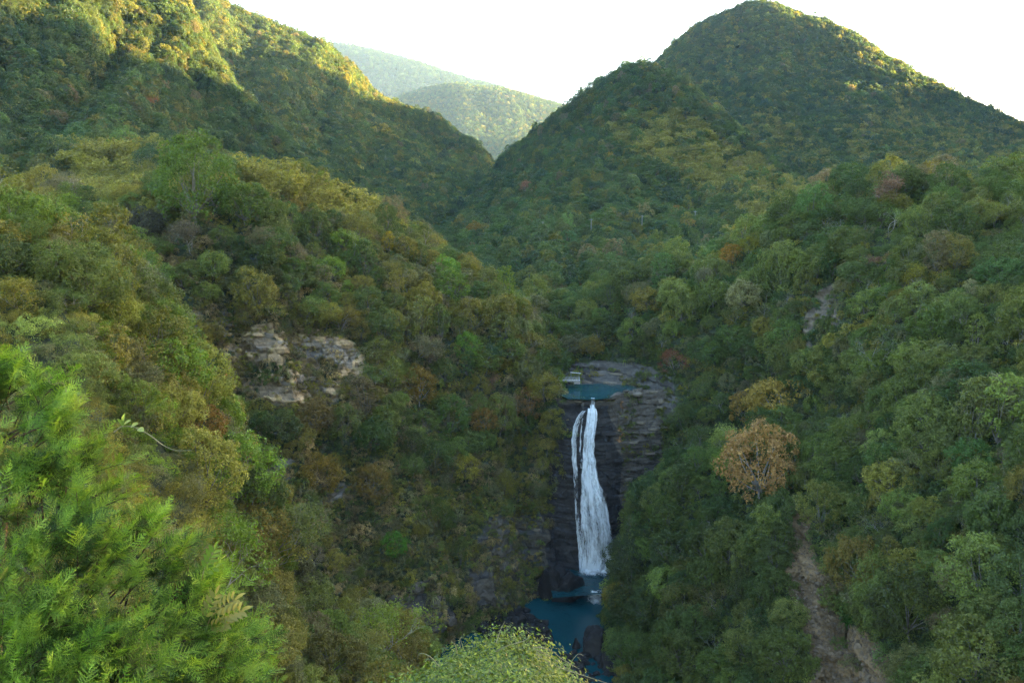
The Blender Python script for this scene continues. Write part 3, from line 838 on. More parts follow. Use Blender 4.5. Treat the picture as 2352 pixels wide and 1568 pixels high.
# layer: spacing, crown radius, palette [(colour, weight)], share of open trees, share seen as bamboo outside areas
M_G = (0.092, 0.132, 0.038); M_D = (0.056, 0.094, 0.034); M_O = (0.150, 0.152, 0.038)
ZONES = {
    "mountain_far":     (17, 8.5, [(M_D, 4), ((0.045, 0.076, 0.040), 4)], 0.0),
    "hill_far":         (11, 5.5, [(M_G, 4), (M_O, 1.5), (M_D, 4)], 0.0),
    "mountain_left":    (4.8, 3.1, [(M_G, 5), (M_D, 4), (M_O, 1.2), (TEAL, 1), (BROWN, 0.12)], 0.05),
    "hill_left":        (4.6, 3.1, [(M_G, 5), (M_D, 4), (M_O, 1.2), (TEAL, 1), (BROWN, 0.3)], 0.06),
    "mountain_right":   (5.4, 3.4, [(M_G, 4), (M_D, 5), (M_O, 0.8), (TEAL, 1), (BROWN, 0.05)], 0.05),
    "hill_right":       (4.9, 3.3, [(M_G, 5), (M_D, 4), (M_O, 1.3), (TEAL, 1.4), (BROWN, 0.25), (OCHRE, 0.03)], 0.06),
    "terrace_left":     (5.6, 4.0, [(M_G, 4), (M_D, 2), (M_O, 3), (SAGE, 1), (BROWN, 0.5)], 0.08),
    "gorge_wall_left":  (4.6, 3.5, [(GREEN, 4), (DEEP, 2), (OLIVE, 4), (SAGE, 2), (BROWN, 0.8), (OCHRE, 0.15), (BRIGHT, 0.6)], 0.20),
    "spur_left":        (4.6, 3.4, [(GREEN, 2.5), (OLIVE, 5), (SAGE, 1.6), (BROWN, 0.5), (BRIGHT, 1.3), (DEEP, 0.8)], 0.18),
    "gorge_wall_right": (4.8, 3.7, [(GREEN, 5), (DEEP, 4), (TEAL, 1.6), (SAGE, 1), (OLIVE, 0.8), (BROWN, 0.25)], 0.16),
    "spur_right":       (4.4, 3.4, [(DEEP, 4), (GREEN, 5), (TEAL, 1.6), (OLIVE, 0.6), (BRIGHT, 0.3)], 0.06),
}
LANDSLIDE = [(1808, 1165), (1852, 1180), (1870, 1280), (1905, 1330), (1918, 1400), (1940, 1430), (2010, 1475), (2090, 1620), (1860, 1620), (1872, 1470), (1836, 1400), (1808, 1330), (1826, 1270)]
BARE_AREAS = [q for q, c, s_ in CLIFF_L + CLIFF_R] + [[(1290, 870), (1480, 870), (1480, 925), (1290, 925)]]

OPEN_VIEW = [LANDSLIDE, [(520, 775), (610, 755), (700, 765), (800, 785), (840, 830), (830, 890), (750, 915), (650, 910), (570, 890), (520, 850)], [(1110, 1190), (1260, 1200), (1285, 1290), (1270, 1390), (1130, 1395), (1080, 1330)],
             [(1300, 850), (1440, 850), (1540, 890), (1540, 1010), (1430, 1150), (1300, 1150)], [(1225, 1385), (1385, 1375), (1385, 1490), (1260, 1470)], [(1310, 1300), (1400, 1300), (1385, 1380), (1310, 1380)],
             [(1300, 1150), (1418, 1150), (1424, 1220), (1405, 1320), (1300, 1320)], [(1860, 700), (1915, 670), (1910, 760), (1870, 790)]]
TREES = []      # dicts
gs = np.random.default_rng(21)
for layer, (spc, rad, pal, openshare) in ZONES.items():
    pts, nr, rk = scatter(layer, spc, gs)
    cols = np.array([c for c, w in pal]); wts = np.array([w for c, w in pal])
    h = rad * 2.0
    px, py, dep = proj(pts + np.array([0, 0, rad * 1.2]))
    gx, gy, _ = proj(pts)
    bam = in_any(px, py, BAMBOO_AREAS) & (layer not in ("spur_left", "gorge_wall_right", "spur_right"))
    bare = in_any(gx, gy, BARE_AREAS) & np.isin(layer, ["gorge_wall_left", "gorge_wall_right", "spur_right"])
    patch = fbm(pts / (rad * 9), 3, 5)
    patch2 = fbm(pts / (rad * 5), 2, 15)
    for k in range(len(pts)):
        if bare[k] or (layer == 'spur_left' and dep[k] < 92):
            continue
        low = layer == 'gorge_wall_left' and py[k] > 1010 and px[k] > 600
        if low and gs.random() < 0.5: continue
        r = rad * min(1.5, math.exp(gs.normal() * 0.30)) * (0.8 if low else 1.0)
        top = pts[k] + np.array([0, 0, r * 1.9])
        if not seen(top, 6.0 + 0.02 * dep[k]):
            continue
        if bam[k] and gs.random() < (0.82 if layer == 'hill_right' else (0.45 if dep[k] > 450 else 0.92)):
            TREES.append(dict(p=pts[k], r=r * 1.25, kind='bamboo', f=F_BAMBOO[gs.integers(3)], c=np.array((0.205, 0.200, 0.048) if dep[k] > 450 else (0.225, 0.215, 0.050)) * (0.8 + 0.4 * gs.random()), layer=layer, d=dep[k], x=px[k], y=py[k]))
            continue
        w = wts * np.exp(gs.normal(size=len(wts)) * 0.2)
        lum = cols.sum(1)
        w = w * np.exp(patch[k] * 2.2 * (lum - lum.mean()) / (lum.std() + 1e-6) * 0.6)
        c = cols[gs.choice(len(cols), p=w / w.sum())]
        kind, f = 'dense', F_DENSE[gs.integers(5)]
        if dep[k] < 330:
            f = F_FINE[gs.integers(4)]
        if gs.random() < openshare * (1 + 1.5 * patch2[k]):
            t = gs.random()
            if t < 0.66: kind, f = 'airy', F_AIRY[gs.integers(3)]
            elif t < 0.96: kind, f = 'thin', F_THIN[gs.integers(2)]
            else: kind, f = 'bare', F_BARE[gs.integers(2)]
        elif gs.random() < 0.10:
            kind, f = 'cone', F_CONE[gs.integers(2)]
        c = np.array(c) * np.exp(gs.normal() * 0.16) * (1 + 0.05 * gs.normal(size=3))
        TREES.append(dict(p=pts[k], r=r, kind=kind, f=f, c=np.clip(c, 0.008, 0.6), layer=layer, d=dep[k], x=px[k], y=py[k]))

# ------------------------------------------------------------------ trees that stand out, each by its own look
def on_ground(x, y):
    d = Vector(P(x, y, 1.0)).normalized()
    h = BVH.ray_cast(Vector((0, 0, 0)), d)
    return None if h[0] is None else np.array(h[0])

# (x, y of crown centre, crown radius in picture units, form kind, colour, label)
SPECIAL = [
    (1745, 1085, 82, 'autumn', (0.275, 0.178, 0.060), 'large orange brown tree crown on the spur beside the waterfall'),
    (1790, 925, 78, 'autumn', (0.255, 0.195, 0.042), 'wide golden green tree above the large orange brown crown'),
    (1712, 940, 40, 'autumn', (0.225, 0.160, 0.036), 'small golden orange tree at the edge of the wide golden crown'),
    (1850, 1000, 62, 'airy', (0.075, 0.085, 0.03), 'pale olive tree with forked white trunk below the golden crown'),
    (1168, 860, 40, 'airy', RUST, 'rust red spreading tree on the slope left of the upper pool'),
    (1208, 930, 36, 'autumn', (0.20, 0.125, 0.040), 'orange tree close to the left edge of the waterfall cliff'),
    (1110, 965, 32, 'autumn', (0.19, 0.125, 0.030), 'golden orange tree halfway down the left gorge wall'),
    (1045, 890, 48, 'airy', (0.16, 0.09, 0.04), 'brown thin tree beside the golden trees on the left wall'),
    (965, 900, 40, 'autumn', (0.16, 0.115, 0.022), 'ochre yellow tree among brown trees on the left wall'),
    (1000, 800, 46, 'airy', (0.11, 0.085, 0.045), 'grey brown thinning tree in the middle of the left wall'),
    (1165, 668, 14, 'fine', (0.22, 0.085, 0.035), 'small bright red tree between the two gorge rims'),
    (1335, 650, 20, 'airy', (0.22, 0.10, 0.05), 'pinkish brown tree on the saddle above the falls'),
    (1550, 822, 38, 'airy', (0.17, 0.075, 0.035), 'russet tree on the steep slope right of the falls'),
    (1588, 600, 50, 'airy', (0.14, 0.125, 0.05), 'pale yellow tree with white trunk on the right rim'),
    (1680, 590, 26, 'fine', (0.22, 0.13, 0.02), 'golden yellow tree on the right rim below the poles'),
    (1720, 572, 24, 'fine', (0.15, 0.15, 0.02), 'lime yellow tree next to the golden one on the rim'),
    (890, 565, 20, 'cone', (0.20, 0.17, 0.015), 'bright yellow pointed tree on the left rim'),
    (1090, 530, 24, 'fine', (0.14, 0.105, 0.02), 'ochre tree on the valley floor left of the poles'),
    (730, 1100, 44, 'fine', (0.16, 0.12, 0.022), 'round ochre bush on the cliff below the bare rock'),
    (850, 1115, 42, 'fine', (0.14, 0.105, 0.024), 'second ochre bush right of the round one on the cliff'),
    (455, 990, 66, 'fine', (0.15, 0.10, 0.025), 'large rust gold tree at the edge of the near left spur'),
    (725, 960, 48, 'fine', (0.13, 0.10, 0.03), 'olive gold tree standing under the bare rock face'),
    (905, 1250, 30, 'fine', (0.07, 0.16, 0.018), 'vivid green bush on the lower left cliff'),
    (450, 450, 84, 'fine', (0.070, 0.110, 0.018), 'big rounded light green tree on the left ridge'),
    (560, 470, 60, 'fine', (0.072, 0.108, 0.020), 'light green tree merging with the big rounded one'),
    (330, 510, 50, 'fine', (0.060, 0.060, 0.032), 'brownish domed tree in front of the big light green one'),
    (440, 530, 60, 'airy', (0.085, 0.075, 0.04), 'grey brown branching tree below the big light green one'),
    (2060, 760, 52, 'airy', (0.075, 0.10, 0.04), 'pale tree with bare forked trunks on the right slope'),
    (2090, 430, 62, 'airy', (0.13, 0.085, 0.045), 'large brown thin crowned tree on the right ridge top'),
    (2030, 590, 44, 'airy', (0.14, 0.085, 0.045), 'rosy brown tree in the canopy of the right ridge'),
    (1660, 1370, 60, 'airy', (0.10, 0.095, 0.03), 'flat topped yellowish tree low on the right spur'),
    (1640, 1470, 58, 'bare', (0.1, 0.1, 0.1), 'leafless pale tree leaning below the flat topped tree'),
    (1945, 950, 30, 'bare', (0.1, 0.1, 0.1), 'dead white forked tree beside the golden crown'),
    (2305, 1040, 34, 'thin', (0.10, 0.07, 0.05), 'grey leafless tree deep in the right slope'),
    (565, 365, 22, 'bare', (0.1, 0.1, 0.1), 'dead white tree standing at the bamboo edge'),
    (1450, 715, 30, 'bare', (0.1, 0.1, 0.1), 'bleached dead tree on the slope above the upper pool'),
    (1930, 520, 40, 'bare', (0.1, 0.1, 0.1), 'grey leafless tree on the right ridge shoulder'),
    (760, 1500, 74, 'fine', (0.095, 0.090, 0.022), 'large olive tree at the bottom beside the vine thicket'),
    (690, 1440, 40, 'drape', (0.065, 0.10, 0.020), 'vine smothered green tree above the large olive one'),
    (1320, 870, 16, 'fine', GREEN, 'small green tree hanging over the viewing deck'),
    (1110, 800, 36, 'airy', (0.05, 0.085, 0.03), 'green umbrella shaped tree with pale limbs on the left wall'),
    (1400, 1260, 26, 'fine', (0.03, 0.06, 0.02), 'dark tree leaning over the foot of the waterfall'),
    (1440, 1290, 44, 'fine', (0.045, 0.062, 0.022), 'dark rounded tree overhanging the middle pool'),
    (1490, 1400, 40, 'fine', (0.05, 0.075, 0.022), 'green bush above the lower pool bank'),
    (345, 210 + 20, 26, 'airy', (0.17, 0.075, 0.03), 'rust brown tree on the shaded left hillside'),
    (1215, 430, 24, 'airy', (0.17, 0.09, 0.045), 'brown tree at the foot of the right hill spur'),
]
KINDS = {'fine': F_FINE, 'airy': F_AIRY, 'bare': F_BARE, 'thin': F_THIN, 'cone': F_CONE, 'drape': F_DRAPE, 'autumn': F_AUTUMN}
SP = []
for i, (x, y, rp, kind, col, lab) in enumerate(SPECIAL):
    hit = on_ground(x, y + rp * 0.85)
    if hit is None:
        continue
    dep = proj(hit)[2]
    r = rp * dep / FD
    if kind in ('airy', 'thin', 'bare'):
        r = r * 0.72                       # these forms reach about 1.4 units across
    SP.append(dict(p=hit, r=r, kind=kind, f=KINDS[kind][i % len(KINDS[kind])], c=np.array(col) * np.array([1.35, 1.3, 1.35]), label=lab, d=dep, x=x, y=y))
# make room round them
TP = np.array([t['p'] for t in TREES]); TR = np.array([t['r'] for t in TREES]); TD = np.array([t['d'] for t in TREES])
TX = np.array([t['x'] for t in TREES]); TY = np.array([t['y'] for t in TREES])
okk = np.ones(len(TREES), bool)
for s_ in SP:
    okk &= ~(np.linalg.norm(TP - s_['p'], axis=1) < s_['r'] * 0.9 + 0.3 * TR)
    # nothing taller directly in front of them
    okk &= ~((TD < s_['d']) & (TD > s_['d'] - 25) & (np.hypot(TX - s_['x'], TY - s_['y']) < TR * FD / TD * 0.8 + 0.4 * s_['r'] * FD / s_['d']))
near_layer = np.isin([t['layer'] for t in TREES], ['gorge_wall_left', 'gorge_wall_right', 'spur_right', 'spur_left'])
RP = TR * FD / TD * 0.6
for fx, fy in ((0, 0), (1, 0), (-1, 0), (0, -1)):
    okk &= ~(near_layer & in_any(TX + fx * RP, TY + fy * RP, OPEN_VIEW))
TREES = [t for t, k_ in zip(TREES, okk) if k_]

NAMES = {'autumn': 'autumn_tree', 'fine': 'broadleaf_tree', 'dense': 'broadleaf_tree', 'airy': 'open_crowned_tree', 'thin': 'sparse_tree', 'bare': 'bare_tree', 'cone': 'pointed_tree', 'bamboo': 'bamboo_clump', 'drape': 'vine_covered_tree'}
def single_tree(t, label, group=None):
    e = bpy.data.objects.new(NAMES[t['kind']], None)
    e.empty_display_size = 0.5
    C.objects.link(e)
    e.location = t['p'] - np.array([0, 0, 0.38 * t['r']]); e.rotation_euler = (gs.normal() * 0.05, gs.normal() * 0.05, gs.random() * 6.28)
    zs = t.get('zs', 0.9 + 0.25 * gs.random())
    e.scale = (t['r'], t['r'], t['r'] * zs)
    tag(e, label, 'tree' if t['kind'] != 'bamboo' else 'bamboo', group)
    tm, cm = SPLIT[t['f']]
    if tm is not None:
        link('trunk', tm, e)
    if cm is not None:
        o = link('crown', cm, e)
        o['tint'] = [float(a) for a in t['c']] + [1.0]
    return e
for s_ in SP:
    single_tree(s_, s_['label'])

# the trees that show largest stand singly, the rest is the forest
def colour_word(c):
    r, g_, b = c
    if r > 1.35 * g_: return 'brown'
    if r > 0.97 * g_ : return 'olive'
    if g_ > 0.095: return 'bright green'
    if g_ < 0.062: return 'dark green'
    return 'green'
WHERE = {"gorge_wall_left": 'on the left gorge wall', "spur_left": 'on the near left spur', "gorge_wall_right": 'on the right gorge slope',
         "spur_right": 'on the spur right of the falls', "terrace_left": 'on the left terrace', "hill_right": 'on the valley slope behind the falls',
         "hill_left": 'on the left hillside', "mountain_left": 'on the left mountain', "mountain_right": 'on the right mountain'}
LOOK = {'fine': 'round leafy', 'dense': 'round leafy', 'airy': 'open branching', 'thin': 'thin leaved', 'bare': 'leafless grey', 'cone': 'pointed leafy', 'bamboo': 'feathery bamboo'}
for t in TREES:
    t['size'] = t['r'] / t['d'] * (1.0 if -40 < t['x'] < 2392 and -40 < t['y'] < 1590 and not (t['x'] < 560 and t['y'] > 850 + 0.9 * t['x']) else 0.0)
order = sorted(range(len(TREES)), key=lambda k: -TREES[k]['size'])
NSINGLE = 270
single = set()
for k in order:
    if len(single) >= NSINGLE: break
    t = TREES[k]
    if t['kind'] == 'bamboo' or not seen(t['p'] + np.array([0, 0, t['r'] * 1.2]), 3.0):
        continue
    single.add(k)
REFS = [(x, y, 'the ' + lab_) for x, y, lab_ in [
    (1745, 1085, 'orange brown crown'), (1790, 925, 'golden green crown'), (1168, 860, 'rust red tree'), (1110, 965, 'golden orange tree'), (965, 900, 'ochre yellow tree'),
    (1550, 822, 'russet tree'), (1588, 600, 'pale yellow rim tree'), (1700, 580, 'golden rim tree'), (890, 565, 'yellow pointed tree'), (730, 1100, 'round ochre bush'),
    (455, 990, 'rust gold tree'), (905, 1250, 'vivid green bush'), (450, 450, 'big green dome'), (2060, 760, 'pale fork trunked tree'), (2090, 430, 'brown ridge top tree'),
    (1660, 1370, 'flat topped tree'), (2305, 1040, 'grey leafless tree'), (1930, 520, 'leafless shoulder tree'), (760, 1500, 'large olive tree'), (1350, 900, 'upper pool'), (1365, 1150, 'waterfall'),
    (1300, 1440, 'lower pool'), (680, 840, 'bare rock face'), (1880, 1350, 'landslide'), (250, 1150, 'feathery conifer'), (1900, 730, 'bare slope scar'), (700, 440, 'bamboo ridge'),
    (1150, 1480, 'vine thicket'), (1320, 990, 'waterfall lip'), (340, 980, 'curving vine shoot'), (1190, 1300, 'dark lower cliff')]]
def place_words(t):
    best = min(REFS, key=lambda r: math.hypot((t['x'] - r[0]), (t['y'] - r[1])))
    dx, dy = t['x'] - best[0], t['y'] - best[1]
    far = math.hypot(dx, dy)
    a = math.degrees(math.atan2(-dy, dx)) % 360
    side = ['right of', 'up and right of', 'above', 'up and left of', 'left of', 'down and left of', 'below', 'down and right of'][int((a + 22.5) // 45) % 8]
    return ('far ' if far > 170 else '') + side + ' ' + best[2]
SEEN_LABELS = {}
for k in sorted(single):
    t = TREES[k]
    size = 'small' if t['r'] < 2.9 else ('large' if t['r'] > 4.4 else '')
    cw = colour_word(t['c'])
    look = {'fine': 'round', 'dense': 'round', 'airy': 'branching', 'thin': 'sparse', 'bare': 'leafless', 'cone': 'pointed'}[t['kind']]
    lab = ' '.join(((size + ' ') + (cw + ' ' if t['kind'] != 'bare' else '') + look + ' tree ' + place_words(t)).split())
    SEEN_LABELS.setdefault(lab, []).append(k)
for lab, ks in SEEN_LABELS.items():
    ks.sort(key=lambda k: TREES[k]['x'])
    for n_, k in enumerate(ks):
        l2 = lab
        if len(ks) == 2: l2 = lab + (', left one', ', right one')[n_]
        elif len(ks) > 2: l2 = lab + (', leftmost' if n_ == 0 else (', rightmost' if n_ == len(ks) - 1 else ', %s from left' % ('second', 'third', 'fourth', 'fifth', 'sixth', 'seventh')[min(n_ - 1, 5)]))
        while len(l2.split()) > 16: l2 = l2.replace('medium ', '', 1) if 'medium ' in l2 else (l2.replace(' far ', ' ', 1) if ' far ' in l2 else l2.replace('round ', '', 1).replace('bright ', '', 1).replace(' one', '', 1))
        single_tree(TREES[k], l2, 'trees ' + WHERE[TREES[k]['layer']])

# ------------------------------------------------------------------ plants nobody could count
def plant_mass(name, items, label, cat):
    n = len(items)
    me = bpy.data.meshes.new(name)
    me.vertices.add(n)
    me.vertices.foreach_set("co", np.array([t['p'] - np.array([0, 0, 0.30 * t['r'] if 'kind' in t else 0.0]) for t in items], np.float32).ravel())
    a = me.attributes.new('tint', 'FLOAT_COLOR', 'POINT')
    a.data.foreach_set("color", np.array([[*t['c'], 1.0] for t in items], np.float32).ravel())
    a = me.attributes.new('pid', 'INT', 'POINT')
    a.data.foreach_set("value", np.array([t['f'] for t in items], np.int32))
    a = me.attributes.new('rot', 'FLOAT_VECTOR', 'POINT')
    a.data.foreach_set("vector", np.array([t.get('rot', (gs.normal() * 0.06, gs.normal() * 0.06, gs.random() * 6.28)) for t in items], np.float32).ravel())
    a = me.attributes.new('siz', 'FLOAT_VECTOR', 'POINT')
    a.data.foreach_set("vector", np.array([(t['r'], t['r'], t['r'] * (0.85 + 0.35 * gs.random())) for t in items], np.float32).ravel())
    o = link(name, me)
    ng = bpy.data.node_groups.new(name, 'GeometryNodeTree')
    ng.interface.new_socket("Geometry", in_out='INPUT', socket_type='NodeSocketGeometry')
    ng.interface.new_socket("Geometry", in_out='OUTPUT', socket_type='NodeSocketGeometry')
    gi = ng.nodes.new('NodeGroupInput'); go = ng.nodes.new('NodeGroupOutput')
    ci = ng.nodes.new('GeometryNodeCollectionInfo')
    ci.inputs['Collection'].default_value = FORM_COL
    ci.inputs['Separate Children'].default_value = True
    ci.inputs['Reset Children'].default_value = True
    ip = ng.nodes.new('GeometryNodeInstanceOnPoints')
    ip.inputs['Pick Instance'].default_value = True
    def named(nm, typ):
        x = ng.nodes.new('GeometryNodeInputNamedAttribute'); x.data_type = typ; x.inputs[0].default_value = nm
        return x.outputs[0]
    ng.links.new(gi.outputs[0], ip.inputs['Points'])
    ng.links.new(ci.outputs[0], ip.inputs['Instance'])
    ng.links.new(named('pid', 'INT'), ip.inputs['Instance Index'])
    e2r = ng.nodes.new('FunctionNodeEulerToRotation')
    ng.links.new(named('rot', 'FLOAT_VECTOR'), e2r.inputs[0])
    ng.links.new(e2r.outputs[0], ip.inputs['Rotation'])
    ng.links.new(named('siz', 'FLOAT_VECTOR'), ip.inputs['Scale'])
    ng.links.new(ip.outputs[0], go.inputs[0])
    md = o.modifiers.new("plants", 'NODES'); md.node_group = ng
    tag(o, label, cat, kind='stuff')
    return o

rest = [t for k, t in enumerate(TREES) if k not in single]
plant_mass('forest', [t for t in rest if t['kind'] != 'bamboo'], 'dense green forest covering the mountains and gorge slopes', 'forest')
plant_mass('bamboo_grove', [t for t in rest if t['kind'] == 'bamboo'], 'feathery yellow green bamboo on the ridges and terraces', 'bamboo')

# undergrowth between the trees
UNDER = []
for layer, spc, rad, pal, rockshare in (
        ("gorge_wall_left", 1.9, 1.35, [GREEN, OLIVE, OLIVE, SAGE, STRAW, DEEP, BROWN], 0.10),
        ("spur_left", 2.3, 1.6, [GREEN, OLIVE, OLIVE, SAGE, BRIGHT], 0.0),
        ("gorge_wall_right", 2.2, 1.5, [GREEN, DEEP, TEAL, SAGE, GREEN, OLIVE], 0.16),
        ("spur_right", 1.9, 1.35, [GREEN, DEEP, TEAL, GREEN], 0.05),
        ("cliff_waterfall", 1.7, 0.85, [GREEN, OLIVE, DEEP, SAGE, GREEN], 0.42),
        ("hill_right", 4.2, 2.6, [GREEN, DEEP, TEAL, OLIVE], 0.0),
        ("terrace_left", 3.6, 2.2, [GREEN, OLIVE, DEEP], 0.0),
        ("hill_left", 6.0, 3.6, [M_G, M_D, TEAL, M_O], 0.0),
        ("mountain_left", 7.5, 4.2, [GREEN, DEEP, TEAL, OLIVE], 0.0),
        ("mountain_right", 8.0, 4.4, [GREEN, DEEP, TEAL, OLIVE], 0.0)):
    pts, nr, rk = scatter(layer, spc, gs)
    gx, gy, dep = proj(pts)
    slide = in_poly(gx + 42 * fbm(pts / 4.0, 3, 55), gy + 42 * fbm(pts / 4.0, 3, 56), LANDSLIDE)
    pn = fbm(pts / 9.0, 3, 3)
    for k in range(len(pts)):
        if rk[k] > 0.35 and gs.random() > rockshare: continue
        if layer == 'cliff_waterfall' and (gx[k] < 1432 or gy[k] < 905 or pn[k] < -0.1 or rk[k] < 0.3): continue
        if layer == 'gorge_wall_right' and 1290 < gx[k] < 1445 and 872 < gy[k] < 925: continue
        if slide[k] and gs.random() > (0.5 if gy[k] < 1270 else (0.2 if pn[k] > 0 else 0.10)): continue
        if not seen(pts[k] + nr[k] * rad + np.array([0, 0, rad]), 4.0 + 0.02 * dep[k]): continue
        r = rad * math.exp(gs.normal() * 0.25)
        c = np.array(pal[int(np.clip((pn[k] * 0.9 + 0.5) * len(pal) + gs.normal() * 1.5, 0, len(pal) - 1))])
        steep = nr[k][2] < 0.45
        f = F_DRAPE[gs.integers(3)] if (steep and gs.random() < 0.5) else F_SHRUB[gs.integers(4)]
        if layer == 'spur_left': f = F_SHRUBFINE[gs.integers(3)]
        UNDER.append(dict(p=pts[k] + nr[k] * 0.1, r=r, f=f, c=np.clip(c * np.exp(gs.normal() * 0.2), 0.01, 0.5)))
plant_mass('undergrowth', UNDER, 'low shrubs and creepers filling the gaps between trees', 'undergrowth')

# hanging grass on cliffs and steep banks
GRASS = []
for layer, spc, rad in (("gorge_wall_left", 1.25, 1.25), ("gorge_wall_right", 1.5, 1.25), ("cliff_waterfall", 1.1, 1.0), ("spur_right", 1.8, 1.2)):
    pts, nr, rk = scatter(layer, spc, gs)
    gx, gy, dep = proj(pts)
    pn = fbm(pts / 7.0, 3, 23); pn2 = fbm(pts / 3.0, 2, 29)
    near_cliff = in_any(gx, gy, [[(360, 680), (620, 700), (880, 740), (960, 860), (900, 1000), (700, 960), (420, 940)],
                                 [(560, 1000), (900, 1050), (1320, 1100), (1330, 1340), (1100, 1480), (840, 1480), (700, 1250)],
                                 [(1380, 720), (1700, 640), (1930, 640), (1900, 830), (1700, 950), (1450, 960)],
                                 [(1880, 1150), (1960, 1400), (2100, 1600), (1990, 1600), (1900, 1400)],
                                 [(1400, 900), (1560, 880), (1640, 1000), (1560, 1250), (1420, 1300)]])
    wet = in_poly(gx, gy, [(1255, 925), (1405, 925), (1425, 1010), (1425, 1350), (1245, 1350)])
    for k in range(len(pts)):
        if layer != "cliff_waterfall" and not near_cliff[k]: continue
        if in_poly(gx[k], gy[k], LANDSLIDE): continue
        if wet[k]: continue
        if layer == "cliff_waterfall" and (pn[k] < -0.02 or gy[k] < 900): continue
        if rk[k] > 0.3 and pn[k] + 0.5 * pn2[k] < (-0.22 if layer == "gorge_wall_left" else 0.06): continue
        if rk[k] > 0.3 and in_poly(gx[k], gy[k], [(485, 855), (530, 855), (530, 895), (485, 895)]): continue
        r = rad * math.exp(gs.normal() * 0.3)
        left = layer == "gorge_wall_left" and gy[k] < 1010
        pal = [STRAW, (0.19, 0.15, 0.06), OLIVE, (0.16, 0.125, 0.055)] if left else ([OLIVE, SAGE, STRAW, GREEN, (0.15, 0.12, 0.05)] if layer == 'gorge_wall_left' else [OLIVE, GREEN, (0.10, 0.09, 0.04), DEEP])
        if gx[k] > 1880 and gy[k] > 1100: pal = [(0.05, 0.13, 0.02), (0.045, 0.11, 0.02)]
        c = np.array(pal[gs.integers(len(pal))]) * np.exp(gs.normal() * 0.18)
        GRASS.append(dict(p=pts[k] + nr[k] * (0.05 + (0.9 if rk[k] > 0.2 and layer == "gorge_wall_left" else 0.3)), r=r, f=F_TUFT[gs.integers(3)], c=np.clip(c, 0.01, 0.5)))
plant_mass('hanging_grass', GRASS, 'long dry and green grass hanging on the cliff faces', 'grass')
print("COUNTS trees", len(TREES), "single", len(single), "special", len(SP), "under", len(UNDER), "grass", len(GRASS))
#@@END_PLANTS

# ------------------------------------------------------------------ water
def water_material(name, col, rough=0.12, bump=0.25, scale=0.8):
    m, nt, out = mat(name)
    geo = N(nt, "ShaderNodeNewGeometry")
    no = N(nt, "ShaderNodeTexNoise"); no.inputs['Scale'].default_value = scale; no.inputs['Detail'].default_value = 4
    nt.links.new(geo.outputs['Position'], no.inputs['Vector'])
    n2 = N(nt, "ShaderNodeTexNoise"); n2.inputs['Scale'].default_value = 0.09; n2.inputs['Detail'].default_value = 3
    nt.links.new(geo.outputs['Position'], n2.inputs['Vector'])
    mx = N(nt, "ShaderNodeMix", data_type='RGBA')
    mx.inputs[6].default_value = (*[c * 0.65 for c in col], 1); mx.inputs[7].default_value = (*[c * 1.35 for c in col], 1)
    nt.links.new(n2.outputs[0], mx.inputs[0])
    pb = N(nt, "ShaderNodeBsdfPrincipled"); pb.inputs['Roughness'].default_value = rough; pb.inputs['IOR'].default_value = 1.33
    nt.links.new(mx.outputs[2], pb.inputs['Base Color'])
    bp = N(nt, "ShaderNodeBump"); bp.inputs['Strength'].default_value = bump; bp.inputs['Distance'].default_value = 0.25
    nt.links.new(no.outputs[0], bp.inputs['Height']); nt.links.new(bp.outputs[0], pb.inputs['Normal'])
    nt.links.new(pb.outputs[0], out.inputs[0])
    return m
M_WATER = water_material("pool_water_material", (0.004, 0.042, 0.052))
M_WATERTOP = water_material("upper_pool_water_material", (0.006, 0.052, 0.060))

def pool(name, z, outline, m):
    """flat water sheet with a fine grid, outline given round its rim"""
    pts = np.array([PZ(x, y, z) for x, y in outline])
    c = pts.mean(0)
    k = 8
    v = [c]
    for i in range(1, k + 1):
        v += [c + (p - c) * i / k for p in pts]
    n = len(pts)
    t = [(0, 1 + j, 1 + (j + 1) % n) for j in range(n)]
    q = [(1 + (i - 1) * n + j, 1 + i * n + j, 1 + i * n + (j + 1) % n, 1 + (i - 1) * n + (j + 1) % n) for i in range(1, k) for j in range(n)]
    o = link(name, mesh_np(name, np.array(v), q, t, [m], None, True))
    tag(o, kind='structure')
    return o
pool("water_upper_pool", POOL_TOP, [(1285, 892), (1310, 884), (1380, 881), (1440, 884), (1475, 893), (1440, 903), (1405, 912), (1375, 917), (1335, 917), (1305, 916), (1285, 906)], M_WATERTOP)
pool("water_middle_pool", POOL_MID, [(1250, 1290), (1340, 1285), (1440, 1290), (1450, 1340), (1400, 1362), (1340, 1366), (1270, 1372)], M_WATER)
pool("water_lower_pool", POOL_LOW, [(1060, 1420), (1180, 1385), (1280, 1362), (1400, 1362), (1480, 1400), (1480, 1520), (1480, 1700), (1250, 1760), (900, 1700)], M_WATER)

